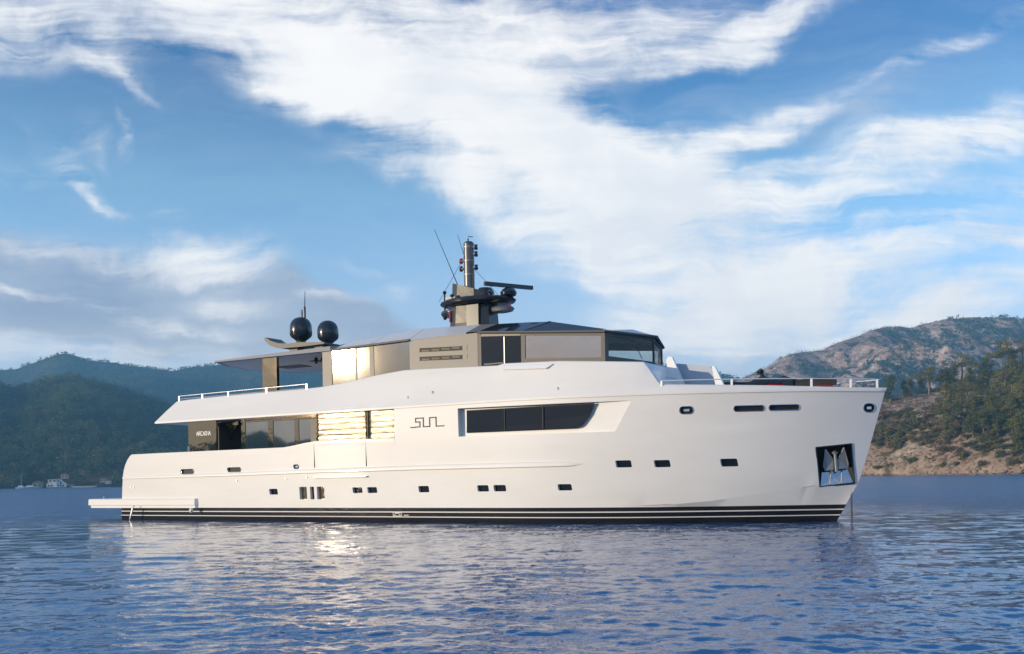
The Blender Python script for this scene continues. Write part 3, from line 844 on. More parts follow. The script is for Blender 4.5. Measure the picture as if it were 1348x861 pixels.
def stem_x(z): return interp(z, [-1, -.05, .58, 1.25, 1.30, 1.42, 2.2, 3.14, 4.41, 4.7, 5.2], [33.2, 34.07, 34.43, 34.70, 34.86, 34.9, 35.16, 35.43, 35.79, 35.87, 35.98])
def stern_x(z): return interp(z, [-1, 0, 1.08, 2.06, 2.4, 2.7, 2.95, 3.12, 3.22, 3.3], [0, 0, .14, .28, .38, .52, .70, .88, 1.04, 1.2])
def chine_z(x): return interp(x, [0, 26, 28.76, 30.8, 32.75, 34.17, 34.77, 36], [.66, .66, .69, .83, 1.06, 1.25, 1.37, 1.42])


def beam(x, z):
    w = interp(z, [-1, 0, .6, 2.2, 3.44, 3.46, 4.75], [3.2, 3.60, 3.66, 3.74, 3.785, 3.775, 3.775]); x0 = interp(z, [0, 4.7], [21, 23.5])
    t = min(1, max(0, (x - x0) / (stem_x(z) - x0)))
    b = w * (1 - t ** 2.4)
    if x < 3: b *= 1 - .03 * ((3 - x) / 3) ** 2
    k = min(1, max(0, (x - 27) / 3.5))
    if z < chine_z(x) - 0.01 and k > 0: b = max(0.0, b - 0.17 * k * k * (3 - 2 * k) * b / (b + 0.25))
    return b


def hull_xz(s, z):
    if s < 3: return 3 - (3 - s) / 3 * (3 - stern_x(z))
    if s > 26: return 26 + (s - 26) / 10 * (stem_x(z) - 26)
    return s


def sheer_low(s): return interp(s, [0, 11.1, 11.6, 12.4, 12.9, 17.2195, 17.2205, 28, 36], [3.24, 3.29, 3.34, 3.45, 3.49, 3.49, 4.74, 4.74, 4.62])


def build_yacht():
    Yt = empty('yacht', Y_LOC, Y_YAW)
    tag(Yt, 'long white motor yacht with bronze windows and black boot stripe at anchor', 'yacht')
    # ---------------- hull solid
    st = [0, .2, .45, .7, 1, 1.4, 2, 3, 5, 7.5, 10, 11.1, 11.6, 12.4, 12.9, 15, 17.2195, 17.2205, 20, 22, 23] + list(np.linspace(24, 34, 31)) + list(np.linspace(34.2, 35.8, 17)) + [35.86, 35.91, 35.96, 36]
    fr = [.12, .25, .38, .498, .506, .65, .8, .92, 1.0]
    rows = []
    for s in st:
        zc = chine_z(s)
        zz = [-1, -.4, 0, .3, .45, .604, max(zc - .03, .615), zc, zc + (2.2 - zc) * .33, zc + (2.2 - zc) * .66, 2.2] + [2.2 + f * (sheer_low(s) - 2.2) for f in fr]
        rows.append([(hull_xz(s, z), beam(hull_xz(s, z), z), z) for z in zz])
    nr = len(rows[0]); V = []; Fc = []
    for r in rows: V += [(x, -b, z) for x, b, z in r] + [(x, b, z) for x, b, z in reversed(r)]
    m2 = nr * 2
    for i in range(len(rows) - 1):
        for j in range(m2):
            Fc.append((i * m2 + j, i * m2 + (j + 1) % m2, (i + 1) * m2 + (j + 1) % m2, (i + 1) * m2 + j))
    for j in range(nr - 1):
        Fc.append((j, j + 1, m2 - 2 - j, m2 - 1 - j))
    me = bpy.data.meshes.new('hull'); me.from_pydata(V, [], Fc)
    bm = bmesh.new(); bm.from_mesh(me); bmesh.ops.remove_doubles(bm, verts=bm.verts, dist=0.0004)
    bmesh.ops.dissolve_degenerate(bm, edges=bm.edges, dist=0.0004); bmesh.ops.recalc_face_normals(bm, faces=bm.faces)
    bm.to_mesh(me); bm.free(); me.materials.append(M['hull'])
    hull = bpy.data.objects.new('hull', me); COL.objects.link(hull); hull.parent = Yt

    cut = MB()

    def opening(poly, depth):
        """hole through the starboard skin with the polygon's outline"""
        d = depth if callable(depth) else (lambda x: depth)
        n = len(poly)
        v = [(x, -5.2, z) for x, z in poly] + [(x, -(beam(x, z) - d(x)), z) for x, z in poly]
        cut.add(v, [list(range(n)), list(range(2 * n - 1, n - 1, -1))] + [(i, (i + 1) % n, n + (i + 1) % n, n + i) for i in range(n)])

    def on_skin(poly, inset, th, name, m, parent=Yt):
        d = inset if callable(inset) else (lambda x: inset)
        n = len(poly)
        v = [(x, -(beam(x, z) - d(x)), z) for x, z in poly] + [(x, -(beam(x, z) - d(x) - th), z) for x, z in poly]
        return mobj(name, v, [list(range(n)), list(range(2 * n - 1, n - 1, -1))] + [(i, (i + 1) % n, n + (i + 1) % n, n + i) for i in range(n)], m, parent)

    def rounded(x0, z0, x1, z1, r, skew=0.0, k=4):
        pts = []
        for cx, cz, a0 in ((x0 + r, z1 - r, 90), (x0 + r, z0 + r, 180), (x1 - r, z0 + r, 270), (x1 - r, z1 - r, 0)):
            for i in range(k):
                a = math.radians(a0 + 90 * i / (k - 1))
                pts.append((cx + r * math.cos(a), cz + r * math.sin(a)))
        zm = (z0 + z1) / 2
        return [(x - (z - zm) * skew, z) for x, z in pts]

    # portholes: low row, square cut; forward row higher
    for x0, x1, z0, z1 in [(10.16, 10.66, 1.20, 1.46), (14.92, 15.44, 1.23, 1.48), (15.71, 16.22, 1.23, 1.48), (18.34, 18.86, 1.24, 1.50), (21.17, 21.69, 1.25, 1.50), (21.92, 22.47, 1.25, 1.50), (24.68, 25.24, 1.26, 1.50),
                           (26.98, 27.56, 2.08, 2.34), (28.37, 28.93, 2.06, 2.32), (30.62, 31.18, 2.04, 2.32)]:
        p = rounded(x0, z0, x1, z1, 0.05, 0.12)
        opening(p, 0.16); on_skin([(x, z) for x, z in p], 0.125, 0.02, 'porthole', M['darkglass'])
    for x0, x1 in ((11.94, 12.37), (12.55, 12.78), (12.94, 13.36)):
        p = rounded(x0, 0.98, x1, 1.53, 0.03)
        opening(p, 0.17); on_skin(p, 0.14, 0.02, 'air_intake', M['bronze'] if x1 - x0 > .3 else M['dark'])
        on = MB()
        for i in range(6): on.box(((x0 + x1) / 2, -3.61, 1.03 + i * .09), (x1 - x0 - .02, .02, .025))
    # fairleads with steel rims
    for x0, x1, z0, z1, mm in [(4.56, 5.43, 2.22, 2.44, 'dark'), (7.62, 8.48, 2.26, 2.46, 'dark'), (11.66, 11.97, 2.33, 2.51, 'steel'), (29.36, 29.83, 3.95, 4.21, 'steel'), (31.16, 32.14, 3.98, 4.18, 'dark'), (32.28, 33.23, 3.98, 4.18, 'dark'), (35.17, 35.50, 3.87, 4.17, 'dark')]:
        r = (z1 - z0) * .46
        p = rounded(x0, z0, x1, z1, r, 0, 6)
        opening(p, 0.10); on_skin(p, 0.08, 0.02, 'fairlead', M['dark'])
        cx, cz = (x0 + x1) / 2, (z0 + z1) / 2
        ring = [(x, -(beam(x, z) + 0.002), z) for x, z in p]; ring.append(ring[0])
        MB().tube(ring, 0.022, 6).build('rim', M['steel'], Yt.children[-1], 60)
        if mm == 'steel' or x0 > 35:
            MB().box((cx, -(beam(cx, cz) - 0.05), cz), ((x1 - x0) * .45, .05, (z1 - z0) * .3)).build('cleat', M['steel'], Yt.children[-1])
    # big forward window in its wedge shaped recess
    rec = [(20.38, 3.44), (27.02, 3.40), (27.68, 4.50), (20.36, 4.56)]
    rdep = lambda x: interp(x, [20.3, 27.7], [0.23, 0.015])
    opening(rec[::-1], rdep)
    win = [(20.66, 3.60), (25.45, 3.60), (25.62, 3.63), (25.75, 3.70), (26.06, 4.08), (26.26, 4.46), (20.66, 4.46)]
    w = on_skin(win[::-1], lambda x: rdep(x) - .012, 0.01, 'window', M['darkglass'])
    fr_ = [(x, -(beam(x, z) - rdep(x) + .018), z) for x, z in win + win[:1]]
    MB().tube(fr_, 0.022, 5).build('frame', M['dark'], w)
    for x in (22.4, 24.1):
        MB().prism([(x, -(beam(x, 4) - rdep(x) + .016), 3.61), (x + .03, -(beam(x, 4) - rdep(x) + .016), 3.61), (x + .03, -(beam(x, 4) - rdep(x) + .016), 4.45), (x, -(beam(x, 4) - rdep(x) + .016), 4.45)], (0, .012, 0)).build('mullion', M['dark'], w)
    # anchor pocket
    pk = [(33.66, 2.66), (34.75, 2.77), (34.77, 1.36), (33.68, 1.24)]
    opening(pk, 0.50)
    # foredeck well
    well = [(28.95 + i * .5, -(beam(28.95 + i * .5, 4.6) - .42)) for i in range(11)]
    wp = well + [(x, -y) for x, y in reversed(well)]
    cw = MB(); cw.prism([(x, y, 4.35) for x, y in wp], (0, 0, 2.0))

    cut_o = mobj('cutter', cut.v, cut.f, M['hull']); well_o = cw.build('well_cutter', M['hull'])

    def carve(o, cutters):
        for c in cutters:
            md = o.modifiers.new('b', 'BOOLEAN'); md.object = c; md.operation = 'DIFFERENCE'; md.solver = 'EXACT'
        c0 = [c.parent for c in cutters]
        for c in cutters: c.parent = Yt
        bpy.context.view_layer.update()
        dg = bpy.context.evaluated_depsgraph_get()
        new = bpy.data.meshes.new_from_object(o.evaluated_get(dg)); o.modifiers.clear(); o.data = new
        finish(new, 22)
    carve(hull, [cut_o, well_o])

    # ---------------- boot stripe and pin lines
    def band(z0, z1, off, name, m, parent, s0=0.0, s1=36.0, n=260):
        v = []; f = []
        ss = list(np.linspace(s0, s1, n)); zs = sorted({z0, z1, *[z for z in (0.0, .3, .45, .598) if z0 < z < z1]}); k = len(zs)
        for s in ss:
            for sg in (-1, 1):
                for z in zs:
                    x = hull_xz(s, z); b = beam(x, z) + off
                    if s > 35.9: x += off
                    if s < .01: x -= off
                    v.append((x, sg * b, z))
        for i in range(n - 1):
            for g in (0, k):
                for j in range(k - 1):
                    a = i * 2 * k + g + j; f.append((a, a + 1, a + 2 * k + 1, a + 2 * k))
        for j in range(k - 1): f.append((j, j + 1, j + k + 1, j + k))
        return mobj(name, v, f, m, parent, 30)
    bs = band(-.9, .61, .010, 'boot_stripe', M['black'], Yt)
    band(.415, .458, .014, 'pinstripe', M['line'], bs); band(.215, .252, .014, 'pinstripe', M['line'], bs)
    # emblem on the boot stripe
    em = MB()
    def stroke(mb, pts, wd, ybase, ext=.006):
        for (x0, z0), (x1, z1) in zip(pts, pts[1:]):
            d = Vector((x1 - x0, 0, z1 - z0)); L = d.length
            if L < 1e-6: continue
            d /= L; nrm = Vector((-d.z, 0, d.x)) * wd / 2; e = d * wd / 2
            a = Vector((x0, ybase, z0)) - e; b = Vector((x1, ybase, z1)) + e
            mb.prism([a - nrm, b - nrm, b + nrm, a + nrm], (0, ext, 0))
    yb = -(beam(17, .33) + .022)
    ex, ez = 17.0, .275
    stroke(em, [(ex, ez), (ex + .42, ez), (ex + .42, ez + .14), (ex, ez + .14), (ex, ez)], .022, yb)
    stroke(em, [(ex + .06, ez + .02), (ex + .13, ez + .11), (ex + .29, ez + .11), (ex + .36, ez + .02)], .022, yb)
    stroke(em, [(ex + .56, ez + .03), (ex + .78, ez + .03)], .025, yb)
    em.build('emblem', M['line'], bs)

    # ---------------- rub rail
    v = []; f = []; ss = list(np.linspace(.06, 25.0, 60)) + [25.3, 25.55, 25.72, 25.78]
    for s in ss:
        zc = interp(s, [0.06, 7.7, 12.3, 18.7, 25.8], [2.09, 2.14, 2.20, 2.25, 2.255]); h = interp(s, [0, 10, 20, 25, 25.3, 25.78], [.07, .09, .11, .11, .10, .02]); p = interp(s, [0, 10, 20, 25.2, 25.78], [.06, .075, .09, .085, .0])
        x = hull_xz(s, zc) if s < 3 else s; b = beam(x, zc)
        for dy, dz in ((-.02, h), (p * .75, h * .75), (p, h * .1), (p, -h * .7), (-.02, -h)):
            v.append((x, -(b + dy), zc + dz))
    for i in range(len(ss) - 1):
        for j in range(5): f.append((i * 5 + j, i * 5 + (j + 1) % 5, i * 5 + 5 + (j + 1) % 5, i * 5 + 5 + j))
    f += [(0, 1, 2, 3, 4), tuple(range(len(ss) * 5 - 5, len(ss) * 5))]
    mobj('rub_rail', v, f, M['hull'], Yt, 30)
    # panel seams of the fold down balcony
    for x in (12.88, 15.72):
        MB().prism([(x, -3.781, 2.36), (x + .008, -3.781, 2.36), (x + .008, -3.784, 3.44), (x, -3.784, 3.44)], (0, .04, 0)).build('seam', M['frame'], Yt)
    MB().box((14.3, -3.79, 1.93), (2.9, .10, .05)).build('balcony_hinge', M['white'], Yt)
    # through hull outlets and small studs
    for x, z in ((8.2, 1.86), (11.2, 1.9), (12.4, 1.95), (30.17, .74), (0.9, 1.62), (1.12, 1.62), (33.6, 1.12)):
        MB().box((x, -(beam(x, z) + .004), z), (.07, .05, .07)).build('outlet', M['satin'], Yt)
    # ---------------- swim platform
    def plat(z0, z1, x0, yo, chamf):
        pts = [(x0 + .5, -yo), (5.5, -yo), (5.66, -yo + .15), (5.66, -3.2), (0.3, -3.2), (.3, 3.2), (5.66, 3.2), (5.66, yo - .15), (5.5, yo), (x0 + .5, yo), (x0 + .1, yo - .6), (x0, 0), (x0 + .1, -yo + .6)]
        n = len(pts); vv = [(x, y, z0) for x, y in pts] + [(x, y, z1 - chamf) for x, y in pts] + [(x * 1.0 + (.03 if x < 0 else -.0), y * .992, z1) for x, y in pts]
        ff = [list(range(n))[::-1], [2 * n + i for i in range(n)]]
        for i in range(n): ff += [(i, (i + 1) % n, n + (i + 1) % n, n + i), (n + i, n + (i + 1) % n, 2 * n + (i + 1) % n, 2 * n + i)]
        return vv, ff
    v, f = plat(.74, 1.05, -2.65, 3.80, .05); sp = mobj('swim_platform', v, f, M['hull'], Yt, 30)
    v, f = plat(.60, .735, -2.5, 3.77, .01); mobj('lower_ledge', v, f, M['hull'], sp, 30)
    MB().tube([(1.55, -4.0, .72), (1.45, -4.03, .60), (1.25, -4.03, .05)], .035, 8).build('boarding_bar', M['pole'], sp, 60)
    MB().lathe([(.0, -.13), (.07, -.10), (.09, 0), (.07, .1), (0, .13)], (5.5, -4.0, .50), 12).build('platform_fender', M['white'], sp, 60)  # small white fender beside the forward end of the platform
    MB().tube([(-2.0, -3.0, 1.04), (-2.0, -3.0, 1.16)], .025, 6).build('platform_post', M['pole'], sp)

    # ---------------- upper deck bulwark: bow to the stern overhang
    def cre(s): return interp(s, [2.88, 17.2, 23, 28.5, 31.5, 33.5, 36], [4.68, 4.70, 4.72, 4.665, 4.635, 4.62, 4.575])
    def top(s): return interp(s, [2.88, 4.14, 7.43, 12.21, 13.0, 13.72, 14.98, 16.2, 17.58, 19.3, 22.0, 22.3, 24.7, 28.06, 28.72, 30.3, 32, 34.4, 36], [5.74, 5.78, 5.83, 5.87, 5.89, 5.94, 6.07, 6.22, 6.32, 6.28, 6.19, 6.25, 6.17, 5.92, 5.05, 4.97, 4.89, 4.77, 4.70])
    def bwx(s, z, zt):
        if s < 6: return 6 - (6 - s) / (6 - 2.88) * (6 - interp(z, [4.6, 4.75, 5.80], [2.88, 2.88, 4.14]))
        if s > 26: return 26 + (s - 26) / 10 * (stem_x(4.7 if z > 4.7 else z) + .03 - 26)
        return s
    ss = list(np.linspace(2.88, 6, 8)) + list(np.linspace(6.5, 22, 32)) + [22.02, 22.28] + list(np.linspace(22.6, 28.04, 14)) + [28.2, 28.4, 28.6, 28.74, 28.94, 28.96] + list(np.linspace(29.2, 33.9, 16)) + [33.94, 33.96] + list(np.linspace(34.1, 35, 5)) + [35.3, 35.6, 35.8, 35.92, 36]
    V = []; Fc = []
    for s in ss:
        c, t = cre(s), top(s)
        hh = max(.05, t - c); ins = min(.36, max(.03, (hh - .15) * .36))
        sec = []
        for z, di in ((c - .0, -.035), (c + .05, -.04), (c + .10, -.03), (c + .14, -.012), (c + .14 + (hh - .14) * .5, ins * .42), (t - .03, ins * .97), (t, ins + .05)):
            x = bwx(s, z, t)
            b = max(0.0, beam(min(x, stem_x(4.7)), 4.7) - di) if s < 35.99 else 0.0
            sec.append((x, b, z))
        inw = 28.95 < s < 33.95
        x = bwx(s, t, t); b = max(0.0, beam(min(x, stem_x(4.7)), 4.7) - max(ins + .2, .40)) if s < 35 else 0.0
        sec.append((x, b, t)); sec.append((x, max(0, b - .01), 4.355 if inw else t - .01))
        V += [(x, -b, z) for x, b, z in sec] + [(x, b, z) for x, b, z in reversed(sec)]
    m2 = 18
    for i in range(len(ss) - 1):
        for j in range(m2): Fc.append((i * m2 + j, i * m2 + (j + 1) % m2, (i + 1) * m2 + (j + 1) % m2, (i + 1) * m2 + j))
    for j in range(8): Fc.append((j, j + 1, m2 - 2 - j, m2 - 1 - j))
    me = bpy.data.meshes.new('upper_bulwark'); me.from_pydata(V, [], Fc)
    bm = bmesh.new(); bm.from_mesh(me); bmesh.ops.remove_doubles(bm, verts=bm.verts, dist=0.0004); bmesh.ops.recalc_face_normals(bm, faces=bm.faces); bm.to_mesh(me); bm.free()
    me.materials.append(M['hull'])
    ub = bpy.data.objects.new('upper_bulwark', me); COL.objects.link(ub); ub.parent = Yt
    finish(me, 22)
    for c in (cut_o, well_o): bpy.data.objects.remove(c)
    # small hooked drain spouts on the bulwark
    for x, z in ((17.9, 5.2), (19.1, 5.33), (24.8, 5.15)):
        MB().tube([(x, -3.64, z), (x, -3.72, z - .02), (x + .02, -3.75, z - .10)], .02, 6).build('drain_spout', M['pole'], ub)
    # hatch fairing let into the bulwark top under the wheelhouse window
    MB().add([(22.29, -3.50, 6.14), (24.5, -3.50, 6.05), (24.25, -3.60, 5.90), (22.35, -3.58, 5.98), (22.29, -3.2, 6.24), (24.69, -3.2, 6.16), (24.3, -3.3, 5.8), (22.35, -3.3, 5.9)],
             [(0, 1, 2, 3), (4, 7, 6, 5), (0, 4, 5, 1), (1, 5, 6, 2), (2, 6, 7, 3), (3, 7, 4, 0)]).build('hatch_fairing', M['white'], ub)

    # ---------------- rails
    def rail(name, pts, posts, r=.019):
        mb = MB(); mb.tube(pts, r, 8)
        ro = mb.build(name, M['pole'], Yt, 60)
        for a, b in posts: MB().prism([Vector(a) + Vector((dx, dy, 0)) for dx, dy in ((-.04, -.015), (.04, -.015), (.04, .015), (-.04, .015))], Vector(b) - Vector(a)).build('stanchion', M['pole'], ro)
        return ro
    ay = lambda s: -(beam(s, 4.7) - .36)
    rx = [4.16, 5.74, 7.43, 9.82, 12.21]
    rail('aft_rail', [(x, ay(x), interp(x, [4.16, 12.3], [5.97, 6.06])) for x in rx], [((x, ay(x), 5.74), (x, ay(x), interp(x, [4.16, 12.3], [5.97, 6.06]))) for x in rx])
    MB().tube([(x, ay(x), interp(x, [4.16, 12.3], [5.83, 5.88])) for x in rx], .012, 6).build('lower_wire', M['pole'], Yt)
    bx = list(np.linspace(28.75, 35.3, 30)) + [35.5, 35.65]
    rz = lambda x: interp(x, [28.6, 31.1, 33.6, 35.65], [5.17, 5.13, 5.08, 5.02])
    by = lambda x: -max(0.02, beam(x, 4.7) - .07)
    port = [(x, -by(x), rz(x)) for x in reversed(bx)]
    rail('bow_rail', [(x, by(x), rz(x)) for x in bx] + port, [((x, by(x), 4.68), (x, by(x), rz(x))) for x in (28.75, 31.12, 33.62, 34.81, 35.6)])

    # ---------------- main deck: aft panel, saloon glass, louvres
    def sp_(name, poly, y, m, th=.06, parent=Yt):
        return MB().prism([(x, y, z) for x, z in poly], (0, th, 0)).build(name, m, parent)
    for y0, th in ((-3.62, .10), (3.52, .10)):
        wing = sp_('wing_panel', [(4.97, 3.10), (6.81, 3.10), (6.83, 4.69), (4.97, 4.69)], y0, M['bronze'], th)
        if y0 < 0:
            wd = MB(); x, z, h, L = 5.52, 4.02, .17, .145
            glyphs = {'V': [[(0, 0), (.5, 1), (1, 0)]], 'R': [[(0, 0), (0, 1), (.8, 1), (.9, .5), (.1, .5)], [(.4, .5), (.95, 0)]], 'C': [[(.95, 1), (.1, 1), (0, .5), (.1, 0), (.95, 0)]], 'D': [[(0, 0), (0, 1), (.7, 1), (.95, .5), (.7, 0), (0, 0)]], 'I': [[(.4, 0), (.4, 1)]]}
            for ch in 'VRCVDIV':
                for g in glyphs[ch]: stroke(wd, [(x + a * L * .78, z + b * h) for a, b in g], .024, y0 - .008, .007)
                x += L * (0.62 if ch == 'I' else 1.0)
            wd.build('lettering', M['white'], wing)
            MB().tube([(5.02, -3.66, 3.28), (5.02, -3.66, 3.52)], .05, 8).build('panel_lamp', M['steel'], wing)
    sp_('saloon_core', [(7.75, 3.0), (12.88, 3.0), (12.88, 4.70), (7.75, 4.70)], -2.84, M['dark'], 5.68)
    sp_('aft_bulkhead', [(5.7, 3.0), (7.7, 3.0), (7.7, 4.66), (5.7, 4.66)], -2.5, M['dark'], 5.2)
    sp_('lit_bronze_wedge', [(6.98, 4.02), (7.02, 3.75), (7.60, 4.62), (6.98, 4.62)], -3.0, M['bronze'], .08)  # bronze triangle shaped as the diagonal patch of light in the dark gap
    sp_('brace_tube', [(6.92, 4.46), (7.66, 4.46), (7.66, 4.58), (6.92, 4.58)], -3.08, M['bronze'], .06)
    for x0, x1 in ((7.98, 9.40), (9.72, 11.02), (11.26, 11.98)):
        g = sp_('saloon_window', [(x0, 3.1), (x1, 3.1), (x1, 4.56), (x0, 4.56)], -2.90, M['saloon'], .04)
    for x0, x1 in ((7.72, 7.98), (9.40, 9.72), (11.02, 11.26)):
        sp_('mullion', [(x0, 3.05), (x1, 3.05), (x1, 4.57), (x0, 4.57)], -2.93, M['bronze'], .07)
    sp_('head_frame', [(7.72, 4.565), (12.3, 4.565), (12.3, 4.70), (7.72, 4.70)], -2.95, M['bronze'], .09)
    sp_('saloon_end_post', [(11.98, 3.1), (12.86, 3.1), (12.86, 4.70), (11.98, 4.70)], -2.94, M['frame'], .07)
    # louvres
    sp_('louvre_back', [(12.84, 3.46), (17.215, 3.46), (17.215, 4.72), (12.84, 4.72)], -3.42, M['dark'], .08)
    for x0, x1 in ((13.10, 15.66), (15.98, 17.20)):
        for i in range(5):
            z0 = 3.505 + i * .236; v = []; n = 7
            for X in (x0, x1):
                for k in range(n):
                    a = -1 + 2 * k / (n - 1); v.append((X, -(3.69 + .014 * (1 - a * a)), z0 + .112 + a * .108))
                for k in (1, 0): v.append((X, -3.56, z0 + (.01 if k == 0 else .214)))
            q = n + 2
            f = [(j, (j + 1) % q, q + (j + 1) % q, q + j) for j in range(q)] + [tuple(range(q)), tuple(range(q, 2 * q))]
            mobj('louvre_slat', v, f, M['louvre'], Yt, 40)
    for x in (12.98, 15.74, 15.90):
        pt = MB(); pt.box((x, -3.6, 4.09), (.05, .10, 1.2))
        for i in range(5): pt.box((x, -3.66, 3.61 + i * .236), (.09, .06, .09))
        pt.build('louvre_post', M['bronze'], Yt)
    sp_('sill', [(12.86, 3.475), (17.216, 3.475), (17.216, 3.505), (12.86, 3.505)], -3.80, M['hull'], .3)
    # yacht name in strokes on the hull
    nm = MB(); yb = -(3.776 + .012)
    mp = lambda X, Yp: (18.07 + (X - 870) / 255 * 1.62, 3.90 + (191 - (Yp + (X - 870) * 9 / 255)) / 58 * .355)
    for g in ([(870, 192), (906, 190.7)], [(946, 130), (908, 131.3), (908, 156.3), (941, 155.2), (941, 188), (908, 189)], [(955, 129.5), (968, 129), (968, 187.3), (1017, 185.5), (1017, 155)], [(1017, 155), (1017, 127.6), (1066, 126), (1066, 184), (1082, 183.5)], [(1090, 183.2), (1125, 182)]):
        stroke(nm, [mp(*p) for p in g], .042, yb - .002, .014)
    nm.build('name_lettering', M['teak'], hull)

    # ---------------- upper deck house
    H = 2.90
    E = lambda x: interp(x, [5.9, 13.25, 17.5, 20.85, 22.87, 26.45], [7.50, 7.53, 7.62, 7.68, 7.48, 7.18])   # eave height
    Rg = lambda x: interp(x, [12.3, 13.8, 15.9, 17.5, 20.7, 22.7, 23.9, 26.0], [7.86, 8.03, 8.15, 8.23, 8.13, 8.03, 7.88, 7.42])   # shoulder height at |y|=1.8
    for sg in (-1, 1):
        yo = sg * H; ex = -sg * .06
        def wp_(name, x0, x1, zb, m, zt=None, y=None, th=None, parent=Yt):
            yy = yo if y is None else sg * y; n = max(2, int((x1 - x0) / .8) + 1); xs = np.linspace(x0, x1, n)
            pts = [(x0, yy, zb), (x1, yy, zb)] + [(x, yy, (E(x) - .05 if zt is None else (zt(x) if callable(zt) else zt))) for x in xs[::-1]]
            return MB().prism(pts, (0, -sg * (th or .06), 0)).build(name, m, parent)
        wp_('corner_column', 12.72, 13.25, 5.6, M['metal'], y=2.93, th=.3)
        wp_('aft_glass', 13.25, 15.34, 5.6, M['mirror']); wp_('aft_glass', 15.56, 17.46, 5.6, M['mirror'])
        wp_('mullion', 15.34, 15.56, 5.6, M['metal'], y=2.92)
        wp_('mullion', 14.55, 14.64, 5.6, M['metal'], y=2.915)
        mp_ = wp_('metal_cheek', 17.46, 20.82, 5.6, M['metal'], y=2.93, th=.2)
        for zt_, zb_ in ((7.20, 7.02), (6.84, 6.66)):
            MB().prism([(17.97, sg * 2.935, zb_ + .04), (20.1, sg * 2.935, zb_ - .04), (20.1, sg * 2.935, zt_ - .05), (17.97, sg * 2.935, zt_ + .03)], (0, -sg * .02, 0)).build('vent', M['dark'], mp_)
            for k in range(4):
                xk = 18.05 + k * .50
                MB().prism([(xk + .02, sg * 2.945, zb_ + .05), (xk + .40, sg * 2.945, zb_ + .03), (xk + .46, sg * 2.945, zb_ + .10), (xk + .05, sg * 2.945, zb_ + .13)], (0, -sg * .006, 0)).build('vent_fin', M['bronze'], mp_)
            MB().prism([(20.10, sg * 2.942, zb_ - .04), (20.32, sg * 2.942, zb_ - .05), (20.32, sg * 2.942, zt_ - .02), (20.10, sg * 2.942, zt_ - .05)], (0, -sg * .012, 0)).build('vent_cap', M['metal'], mp_)
        wp_('door_frame', 20.82, 20.98, 5.6, M['frame'], y=2.92, th=.12)
        d = wp_('side_door', 20.98, 22.02, 5.9, M['darkglass'], zt=lambda x: interp(x, [20.9, 22.8], [7.45, 7.34]))
        wp_('door_rail', 21.1, 22.0, 6.30, M['frame'], zt=6.36, y=2.935, th=.03, parent=d)
        d = wp_('side_door', 22.06, 22.80, 5.9, M['darkglass'], zt=lambda x: interp(x, [20.9, 22.8], [7.45, 7.34]), y=2.88)
        wp_('door_edge', 22.02, 22.06, 5.9, M['satin'], zt=7.37, y=2.91)
        wp_('door_head', 20.98, 22.80, 7.44, M['frame'], zt=lambda x: E(x) - .03, y=2.915) if False else None
        MB().prism([(20.98, sg * 2.915, 7.46), (22.80, sg * 2.915, 7.345), (22.80, sg * 2.915, E(22.8) - .02), (20.98, sg * 2.915, E(20.98) - .02)], (0, -sg * .08, 0)).build('door_head', M['metal'], Yt)
        # wheelhouse side window: frame of four bars round one pane
        fo = [(22.82, 6.0), (26.42, 5.85), (26.42, E(26.42) - .03), (22.82, E(22.82) - .03)]
        fi = [(23.0, 6.43), (26.26, 6.23), (26.26, 7.05), (23.0, 7.33)]
        fb = MB()
        for i in range(4):
            j = (i + 1) % 4
            fb.prism([(fo[i][0], sg * 2.93, fo[i][1]), (fo[j][0], sg * 2.93, fo[j][1]), (fi[j][0], sg * 2.93, fi[j][1]), (fi[i][0], sg * 2.93, fi[i][1])], (0, -sg * .08, 0))
        sw = fb.build('side_window_frame', M['frame'], Yt)
        (MB().prism([(x, sg * 2.90, z) for x, z in fi], (0, -sg * .03, 0)).build('pane', M['blind'], sw) if sg < 0 else mobj('pane', [(x, sg * 2.90, z) for x, z in fi], [(0, 1, 2, 3)], M['clear'], sw))
        # front window: raked corner to the centre line
        def fpt(t, z, o=0.0): return (26.42 + (27.22 - 26.42) * t + o * .93 - (z - 6.2) * .0, sg * (2.93 * (1 - t)) + sg * o * .3, z)
        zt0, zt1, zb0, zb1 = 7.15, 7.17, 6.18, 6.18
        oo = [fpt(0, 5.5), fpt(1, 5.5), fpt(1, 7.22), fpt(0, 7.16)]
        ii = [fpt(.07, 6.28), fpt(.985, 6.25), fpt(.985, 7.10), fpt(.07, 7.06)]
        fb = MB()
        for i in range(4):
            j = (i + 1) % 4; fb.prism([oo[i], oo[j], ii[j], ii[i]], (-.07, -sg * .02, 0))
        fw = fb.build('front_window_frame', M['frame'], Yt)
        mobj('pane', [fpt(.07, 6.28, -.03), fpt(.985, 6.25, -.03), fpt(.985, 7.10, -.03), fpt(.07, 7.06, -.03)], [(0, 1, 2, 3)], M['clear'], fw)
        MB().tube([fpt(.72, 6.30, .05), fpt(.60, 6.75, .05)], .015, 5).build('wiper', M['rubber'], fw)
